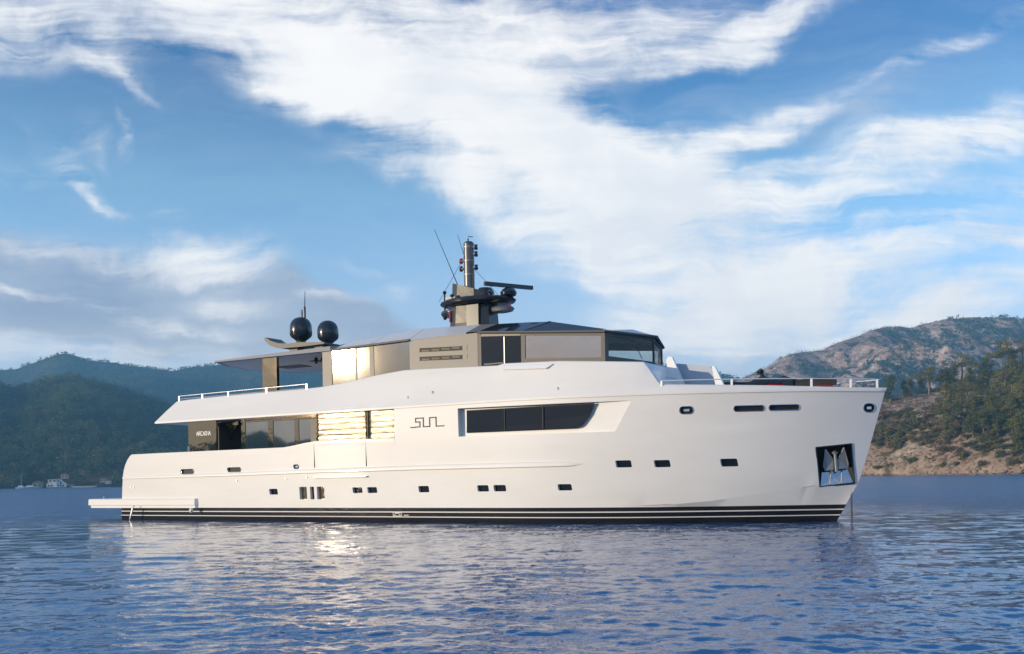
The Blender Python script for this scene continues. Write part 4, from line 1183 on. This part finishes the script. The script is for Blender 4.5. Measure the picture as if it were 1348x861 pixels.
        # roof slopes between eave and shoulder
        def slope(name, xs, m, y_e=2.98, lift=0.0, th=.05):
            e = [(x, sg * y_e, E(x) + lift) for x in xs]; r = [(x if x > 13.3 else x, sg * 1.8, Rg(x) + lift) for x in xs]
            n = len(xs); v = e + r; dn = [(x, y * .985, z - th) for x, y, z in v]
            f = [(i, i + 1, n + i + 1, n + i) for i in range(n - 1)] + [(2 * n + i + 1, 2 * n + i, 3 * n + i, 3 * n + i + 1) for i in range(n - 1)] + [(i + 1, i, 2 * n + i, 2 * n + i + 1) for i in range(n - 1)] + [(n + i, n + i + 1, 3 * n + i + 1, 3 * n + i) for i in range(n - 1)] + [(0, n, 3 * n, 2 * n), (2 * n - 1, n - 1, 3 * n - 1, 4 * n - 1)]
            return mobj(name, v + dn, f, m, Yt, 25)
        slope('roof_panel', [13.25, 14.2, 15.38], M['roofpanel']); slope('roof_panel', [15.42, 16.4, 17.44], M['roofpanel'])
        slope('roof_cheek', [17.48, 18.6, 19.7, 20.3], M['roofpanel'])
        eave = MB()
        eave.tube([(x, sg * 2.985, E(x) - .01) for x in (13.25, 15.4, 17.5)], .05, 6).build('gutter', M['frame'], Yt, 60)
        # folded corner between the cheek and the wheelhouse roof glass
        mobj('roof_cheek', [(20.3, sg * 2.98, E(20.3)), (20.86, sg * 2.98, 7.66), (21.1, sg * 1.8, 8.10), (20.3, sg * 1.8, Rg(20.3))], [(0, 1, 2, 3)], M['metal'], Yt)
        rg = mobj('wheelhouse_roof', [(20.90, sg * 2.98, 7.655), (22.80, sg * 2.98, 7.50), (23.5, sg * 1.8, 7.97), (21.14, sg * 1.8, 8.095)], [(0, 1, 2, 3)], M['roofglass'], Yt)
        mobj('wheelhouse_roof', [(22.84, sg * 2.98, 7.50), (26.45, sg * 2.98, 7.20), (26.0, sg * 1.8, 7.44), (23.53, sg * 1.8, 7.97)], [(0, 1, 2, 3)], M['roofglass'], Yt)
        mobj('roof_rib', [(22.74, sg * 2.99, 7.505), (22.88, sg * 2.99, 7.495), (23.60, sg * 1.79, 7.985), (23.46, sg * 1.79, 7.99)], [(0, 1, 2, 3)], M['frame'], Yt)
        MB().tube([(20.9, sg * 2.985, 7.63), (22.8, sg * 2.985, 7.47), (26.46, sg * 2.985, 7.18)], .055, 6).build('gutter', M['frame'], Yt, 60)
        mobj('front_brow', [(26.45, sg * 2.98, 7.20), (27.34, 0, 7.26), (26.3, 0, 7.62), (26.0, sg * 1.8, 7.44)], [(0, 1, 2, 3)], M['roofglass'], Yt)
        MB().tube([(26.46, sg * 2.98, 7.19), (27.34, 0, 7.24)], .05, 6).build('brow_edge', M['frame'], Yt, 60)
        # aft column carrying the hardtop
        wp_('hardtop_column', 9.06, 9.94, 5.5, M['bronze'], zt=7.50, y=2.86, th=.16)
    # flat roof deck between the shoulders
    xs = [12.3, 13.8, 15.9, 17.5, 20.7, 22.7, 23.9, 26.0]
    v = [(x, s * 1.8, Rg(x) - .012) for x in xs for s in (-1, 1)] + [(26.3, 0, 7.60)]
    f = [(2 * i, 2 * i + 2, 2 * i + 3, 2 * i + 1) for i in range(len(xs) - 1)] + [(14, 16, 15)]
    mobj('roof_deck', v, f, M['grey'], Yt, 30)
    MB().prism([(12.9, -2.7, 5.2), (20.8, -2.7, 5.2), (20.8, -2.7, 7.4), (12.9, -2.7, 7.4)], (0, 5.4, 0)).build('house_core', M['dark'], Yt)
    wf = MB(); wf.prism([(20.85, -2.8, 5.6), (26.3, -2.8, 5.6), (26.9, 0, 5.6), (26.3, 2.8, 5.6), (20.85, 2.8, 5.6)], (0, 0, .35)); wf.build('wheelhouse_floor', M['dark'], Yt)
    MB().prism([(24.9, -1.7, 5.9), (26.2, -1.7, 5.9), (26.2, -1.7, 6.12), (24.9, -1.7, 6.20)], (0, 3.4, 0)).build('helm_console', M['dark'], Yt)

    # ---------------- hardtop with its shallow V tail
    eu = [(13.25, -3.02), (6.15, -3.02), (5.35, -1.5), (5.15, 0), (5.35, 1.5), (6.15, 3.02), (13.25, 3.02)]
    zt_ = lambda x, y: 7.66 + (.30 * (1 - (abs(y) / 3.02) ** 1.5)) * interp(x, [5, 8], [.35, 1])
    n = len(eu)
    v = [(x, y, 7.49 + (0 if x > 6 else .0)) for x, y in eu] + [(x, y, interp(x, [5.1, 6.2, 13.25], [7.55, 7.56, 7.69])) for x, y in eu] + [(min(x + .9, 13.25) if x < 7 else 13.25, y * .55, zt_(9, y * .55)) for x, y in eu]
    f = [list(range(n))[::-1], [2 * n + i for i in range(n)]]
    for i in range(n):
        j = (i + 1) % n; f += [(i, j, n + j, n + i), (n + i, n + j, 2 * n + j, 2 * n + i)]
    ht = mobj('hardtop', v, f, M['grey'], Yt)
    mobj('soffit', [(x * 1.0 + (.25 if x < 7 else -.02), y * .95, 7.486) for x, y in eu] + [(x + (.25 if x < 7 else -.02), y * .95, 7.47) for x, y in eu], [list(range(n)), list(range(n, 2 * n))[::-1]] + [(i, (i + 1) % n, n + (i + 1) % n, n + i) for i in range(n)], M['soffit'], ht)
    for x, y, sx, sy in ((10.6, -.6, .9, .5), (8.0, .4, 1.6, .9), (11.7, .8, .5, .5)):
        MB().box((x, y, 7.455), (sx, sy, .03)).build('soffit_panel', M['frame'], ht)
    for x, y in ((11.2, -1.6), (11.6, -1.6), (12.1, -1.7)):
        MB().lathe([(.07, 0), (.09, -.08), (.05, -.28), (0, -.3)], (x, y, 7.468), 10).build('ceiling_lamp', M['rubber'], ht, 50)
    # ---------------- satellite domes on a swept wing
    ww = [(6.98, 8.86), (7.05, 8.70), (7.32, 8.47), (7.7, 8.33), (8.1, 8.26), (9.2, 8.24), (10.8, 8.26), (10.8, 8.34), (9.3, 8.46), (8.4, 8.47), (7.9, 8.52), (7.4, 8.68), (7.08, 8.88)]
    wing = MB().prism([(x, -.55, z) for x, z in ww], (0, 1.1, 0)).build('dome_wing', M['frame'], Yt)
    MB().box((8.6, 0, 8.1), (.5, .5, .5)).build('wing_foot', M['frame'], wing); MB().box((10.2, 0, 8.1), (.5, .5, .45)).build('wing_foot', M['frame'], wing)
    dome = [(0.0, -.62), (.20, -.62), (.22, -.56), (.48, -.36), (.535, -.26), (.545, -.05), (.54, .14), (.50, .30), (.42, .44), (.30, .54), (.15, .60), (0, .62)]
    d = MB().lathe(dome, (8.88, 0, 9.16), 32).build('satellite_dome', M['navy'], Yt, 28)
    MB().lathe([(.18, 0), (.26, -.06), (.12, -.14), (.2, -.2)], (8.88, 0, 8.60), 16).build('dome_foot', M['satin'], d, 40)
    MB().tube([(8.95, 0, 9.72), (8.95, 0, 10.12)], .06, 8).build('antenna_base', M['satin'], d); MB().tube([(9.15, 0, 9.72), (9.15, 0, 10.25)], .05, 8).build('antenna_base', M['navy'], d)
    MB().tube([(9.15, 0, 10.2), (9.18, 0, 11.0)], [.025, .012], 6).build('whip_antenna', M['rubber'], d)
    MB().lathe([(r * .93, z * .93) for r, z in dome], (10.58, 0, 8.88), 32).build('satellite_dome', M['navy'], Yt, 28)

    # ---------------- radar mast
    colp = [(17.95, -.55), (18.35, -.75), (19.3, -.75), (19.85, -.4), (19.85, .4), (19.3, .75), (18.35, .75), (17.95, .55)]
    n = 8
    def ring(z, k, cx=18.9, tilt=0.0): return [(cx + (x - cx) * k, y * k, z - (x - cx) * tilt) for x, y in colp]
    v = ring(7.9, 1.08) + ring(8.5, 1.0) + ring(9.25, .95)
    f = [(i * n + j, i * n + (j + 1) % n, i * n + n + (j + 1) % n, i * n + n + j) for i in range(2) for j in range(n)] + [list(range(n)), list(range(2 * n, 3 * n))]
    ms = mobj('radar_mast', v, f, M['mastbody'], Yt)
    v = ring(9.4, .92) + ring(10.05, .88, tilt=.28)
    mobj('mast_head', v, [(j, (j + 1) % n, n + (j + 1) % n, n + j) for j in range(n)] + [list(range(n)), list(range(n, 2 * n))], M['mastbody'], ms)
    MB().lathe([(.0, -.3), (.30, -.3), (.40, -.1), (.40, .1), (.28, .28), (0, .34)], (19.5, -.1, 9.72), 16).build('radome', M['navy'], ms, 40)
    MB().box((19.25, -.62, 8.75), (.6, .34, .95)).build('mast_panel', M['navy'], ms)
    MB().lathe([(1.0, -.17), (1.45, -.16), (1.68, -.08), (1.74, 0), (1.68, .07), (1.5, .12), (1.0, .13)], (19.05, 0, 9.44), 20, 1.04, .72).build('mast_platform', M['navy'], ms, 30)
    MB().lathe([(.3, -.24), (.52, -.20), (.6, -.08), (.5, 0)], (20.25, 0, 9.12), 14, 1, .7).build('platform_bracket', M['satin'], ms, 40)
    MB().lathe([(.4, -.26), (.75, -.22), (.82, -.08), (.8, 0)], (18.0, 0, 9.16), 14, 1, .7).build('platform_bracket', M['navy'], ms, 40)
    MB().tube([(18.63, 0, 9.9), (18.63, 0, 12.05)], .235, 16).build('mast_pole', M['mast'], ms, 40)
    MB().lathe([(.2, 0), (.23, .05), (.15, .12), (0, .14)], (18.63, 0, 12.03), 12).build('pole_cap', M['mast'], ms, 40)
    MB().tube([(18.6, 0, 12.1), (18.6, 0, 12.3)], .03, 6).build('anemometer', M['rubber'], ms); MB().box((18.72, 0, 12.36), (.24, .03, .04), 0, .2).build('wind_vane', M['rubber'], ms)
    for x, z in ((18.97, 11.86), (18.97, 11.56), (18.97, 10.98)):
        lm = MB(); lm.box((x, -.05, z), (.14, .12, .06)); lm.lathe([(.06, -.12), (.09, -.05), (.06, .04), (.08, .1)], (x + .06, -.05, z), 10); lm.build('mast_lamp', M['navy'], ms)
    for x, z, mm in ((18.30, 11.32, 'redglass'), (18.30, 10.98, 'navy')):
        lm = MB(); lm.box((x, -.05, z), (.14, .12, .06)); lm.lathe([(.06, -.1), (.09, -.04), (.07, .12)], (x - .05, -.05, z), 10); lm.build('mast_lamp', M[mm], ms)
    pr = MB().lathe([(.2, -.2), (.34, -.12), (.36, 0), (.28, .12), (.12, .2)], (20.6, 0, 9.72), 16).build('radar_scanner', M['navy'], ms, 40)
    a = math.radians(60)
    MB().box((20.62, 0, 10.0), (2.36, .16, .16), a).build('scanner_bar', M['navy'], pr)
    MB().tube([(18.35, -.3, 9.95), (17.24, -.6, 12.75)], [.022, .01], 6).build('whip_antenna', M['rubber'], ms)
    MB().tube([(18.45, .3, 10.9), (17.86, .3, 12.62)], [.02, .01], 6).build('whip_antenna', M['rubber'], ms)
    for z0, z1 in ((9.5, 9.98), (9.3, 8.85)):
        lm = MB(); lm.tube([(17.55, -.35, z0), (17.55, -.35, z1)], .04, 6); lm.lathe([(.05, -.07), (.09, 0), (.05, .07)], (17.55, -.35, z1), 10); lm.build('mast_lamp', M['rubber'], ms)
    lm = MB(); lm.tube([(20.72, -.1, 9.3), (20.72, -.1, 8.95)], .045, 8); lm.build('mast_lamp', M['redglass'], ms)
    MB().box((18.0, -.4, 9.66), (.5, .4, .14)).build('platform_box', M['navy'], ms)
    MB().tube([(18.0, -.62, 9.1), (18.0, -.62, 8.6)], .05, 6).build('mast_horn', M['redglass'], ms)
    for a, b in (((18.62, -.2, 11.6), (17.5, -.75, 9.5)), ((18.62, .2, 11.6), (17.6, .75, 9.5)), ((18.7, -.2, 11.2), (20.4, -.5, 9.55))):
        MB().tube([a, b], .009, 5).build('guy_wire', M['rubber'], ms)
    for x, y, r in ((17.9, .5, .12), (18.3, -.9, .10), (20.1, -.75, .09), (19.9, .6, .13)):
        MB().lathe([(.03, 0), (.03, .12), (r, .15), (r * .9, .22), (0, .27)], (x, y, 9.5), 12).build('gps_antenna', M['navy'], ms, 40)
    MB().tube([(18.86, -.12, 12.0), (18.87, -.12, 10.1)], .018, 5).build('cable_run', M['rubber'], ms)
    for z in (11.9, 11.3, 10.7): MB().lathe([(.24, -.03), (.25, 0), (.24, .03)], (18.63, 0, z), 16).build('pole_clamp', M['satin'], ms, 40)
    MB().box((18.6, -.2, 8.2), (1.9, 1.6, .14)).build('mast_plinth', M['satin'], ms)

    # ---------------- anchor in its pocket
    def inpk(u, w, d): # bilinear in the pocket, d = depth from the skin
        a, b, c, e = pk[3], pk[2], pk[0], pk[1]
        x = (a[0] * (1 - u) + b[0] * u) * (1 - w) + (c[0] * (1 - u) + e[0] * u) * w; z = (a[1] * (1 - u) + b[1] * u) * (1 - w) + (c[1] * (1 - u) + e[1] * u) * w
        return (x, -(beam(x, z) - d), z)
    q = .012
    lin = MB(); dd = .485
    lin.add([inpk(q, q, dd), inpk(1 - q, q, dd), inpk(1 - q, 1 - q, dd), inpk(q, 1 - q, dd), inpk(q, q, -.006), inpk(1 - q, q, -.006), inpk(1 - q, 1 - q, -.006), inpk(q, 1 - q, -.006)],
            [(0, 1, 2, 3), (0, 4, 5, 1), (1, 5, 6, 2), (2, 6, 7, 3), (3, 7, 4, 0)])
    po = lin.build('anchor_pocket', M['dark'], Yt)
    rim = MB(); e8 = [inpk(0, 0, -.012), inpk(1, 0, -.012), inpk(1, 1, -.012), inpk(0, 1, -.012)]
    for i in range(4): rim.tube([e8[i], e8[(i + 1) % 4]], .024, 5)
    rim.build('rim', M['navy'], po)
    MB().prism([inpk(.03, .03, .04), inpk(.97, .03, .04), inpk(.92, .42, .32), inpk(.06, .42, .32)], (0, .02, 0)).build('polished_chute', M['steel'], po)
    for u in (.30, .62): MB().tube([inpk(u, .05, .03), inpk(u + .02, .42, .28)], .018, 6).build('chute_rib', M['satin'], po)
    an = MB(); an.tube([inpk(.50, .36, .16), inpk(.49, .80, .18)], [.075, .055], 10); an.lathe([(.0, -.05), (.10, -.04), (.12, .02), (.06, .07), (0, .08)], inpk(.49, .82, .18), 12)
    ao = an.build('anchor', M['satin'], po, 40)
    for sg in (-1, 1):
        c = .5
        pts = [inpk(c + sg * .07, .40, .10), inpk(c + sg * .33, .40, .14), inpk(c + sg * .36, .52, .10), inpk(c + sg * .27, .93, .10), inpk(c + sg * .24, .93, .12), inpk(c + sg * .07, .66, .16)]
        MB().prism(pts, (0, .05, 0)).build('fluke', M['satin'], ao)
    ch = MB(); zz = 1.08
    i = 0
    while zz > -.9:
        a = 0 if i % 2 else math.pi / 2
        lk = [(34.63 + .035 * math.cos(t) * math.cos(a) - (zz - 1.08) * .01, .035 * math.cos(t) * math.sin(a), zz + .055 * math.sin(t)) for t in np.linspace(0, 2 * math.pi, 9)]
        ch.tube(lk, .016, 5); zz -= .082; i += 1
    ch.build('anchor_chain', M['rope'], Yt)

    # ---------------- foredeck fittings
    def fin(name, prof, y0, y1, m, th=.10):
        n = len(prof); return MB().prism([(x, y0, z) for x, z in prof], (0, y1 - y0, 0)).build(name, m, Yt, 30)
    fin('sofa_back', [(28.55, 4.5), (29.15, 4.5), (29.05, 4.9), (28.82, 5.4), (28.60, 5.9), (28.46, 6.22), (28.32, 6.26), (28.22, 6.14), (28.28, 5.6)], -1.35, -1.2, M['white'])
    fin('sofa_back', [(30.25, 4.3), (30.60, 4.3), (30.45, 5.0), (30.24, 5.45), (30.10, 5.76), (29.98, 5.78), (30.05, 5.4)], -1.30, -1.15, M['white'])
    fin('sun_awning', [(28.75, 4.7), (30.3, 4.6), (30.05, 5.5), (29.8, 5.82), (28.45, 6.02), (28.55, 5.5)], -.95, -.80, M['cushion'])
    fin('sun_awning', [(28.1, 4.6), (28.4, 4.6), (28.2, 5.5), (27.9, 6.0), (27.6, 6.05), (27.6, 4.9)], -1.0, -.85, M['cushion'])
    MB().tube([(27.75, -1.9, 5.0), (27.9, -1.9, 5.35), (28.4, -1.9, 5.42), (28.8, -1.85, 5.35)], .02, 6).build('foredeck_rail', M['steel'], Yt, 60)
    MB().box((28.1, -1.88, 5.30), (.14, .1, .14)).build('deck_lamp', M['rubber'], Yt)
    return Yt


YT = build_yacht()


# ---------------- two jet skis stowed on the foredeck
def jet_ski(loc, rz, label, bars):
    R = empty('jet_ski', loc, rz); R.parent = None
    tag(R, label, 'jet ski', 'jet skis on the yacht foredeck')
    L = 3.0
    def loft(name, secs, m, smooth=40):
        v = []; f = []; k = len(secs[0][1])
        for x, sec in secs: v += [(x, y, z) for y, z in sec]
        for i in range(len(secs) - 1):
            for j in range(k): f.append((i * k + j, i * k + (j + 1) % k, (i + 1) * k + (j + 1) % k, (i + 1) * k + j))
        f += [tuple(range(k)), tuple(range((len(secs) - 1) * k, len(secs) * k))]
        return mobj(name, v, f, m, R, smooth)
    def sec(w, z0, z1): return [(-w, z1 * .6 + z0 * .4), (-w * .8, z0 + .05), (0, z0), (w * .8, z0 + .05), (w, z1 * .6 + z0 * .4), (w * .7, z1), (-w * .7, z1)]
    loft('hull', [(-L / 2, sec(.48, .05, .42)), (-.6, sec(.56, 0, .45)), (.5, sec(.55, 0, .50)), (1.1, sec(.38, .08, .55)), (1.5, sec(.08, .35, .58))], M['rubber'])
    loft('side_panel', [(-1.3, sec(.46, .36, .52)), (-.6, sec(.50, .38, .56)), (0, sec(.44, .40, .52)), (.8, sec(.46, .46, .68)), (1.4, sec(.18, .52, .66))], M['red'])
    loft('seat', [(-1.25, sec(.22, .5, .78)), (-.7, sec(.24, .5, .84)), (0, sec(.22, .52, .80)), (.3, sec(.2, .55, .86))], M['rubber'])
    loft('cowl', [(.2, sec(.30, .55, .86)), (.55, sec(.34, .55, 1.0)), (1.0, sec(.28, .58, .86)), (1.4, sec(.1, .58, .70))], M['navy'])
    if bars:
        b = MB(); b.tube([(.35, -.42, 1.12), (.48, -.2, 1.16), (.55, 0, 1.1), (.48, .2, 1.16), (.35, .42, 1.12)], .03, 8); b.tube([(.65, 0, .9), (.5, 0, 1.14)], .07, 8); b.lathe([(.0, -.05), (.12, -.05), (.12, .04), (.05, .08), (0, .08)], (.5, 0, 1.2), 10)
        b.build('handlebar', M['rubber'], R, 50)
    return R


def on_yacht(x, y, z):
    c, s = math.cos(Y_YAW), math.sin(Y_YAW)
    return (Y_LOC[0] + x * c - y * s, Y_LOC[1] + x * s + y * c, z)


jet_ski(on_yacht(31.0, -.3, 4.38), Y_YAW + .25, 'red and black jet ski with raised handlebar on the foredeck, nearer the pale awning', True)
jet_ski(on_yacht(32.9, .1, 4.38), Y_YAW + math.pi - .1, 'lower black jet ski with red nose on the foredeck, nearer the bow tip', False)


# ------------------------------------------------------------------ air: haze over the whole bay
def build_haze():
    hz = MB().box((0, 0, 105), (5600, 5600, 212)).build('haze', bpy.data.materials.new('bay_haze'))
    m = hz.data.materials[0]; m.use_nodes = True; N = NT(m.node_tree)
    m.node_tree.nodes.remove(m.node_tree.nodes['Principled BSDF'])
    v = N.n('ShaderNodeVolumePrincipled'); v.inputs['Color'].default_value = (0.26, 0.64, 1.0, 1); v.inputs['Density'].default_value = HAZE_DENSITY
    v.inputs['Anisotropy'].default_value = 0.0
    N.l(v.outputs[0], m.node_tree.nodes['Material Output'].inputs['Volume'])
    tag(hz, 'pale blue haze in the air over the whole bay', 'haze', kind='stuff')


HAZE_DENSITY = 0.00029
build_haze()
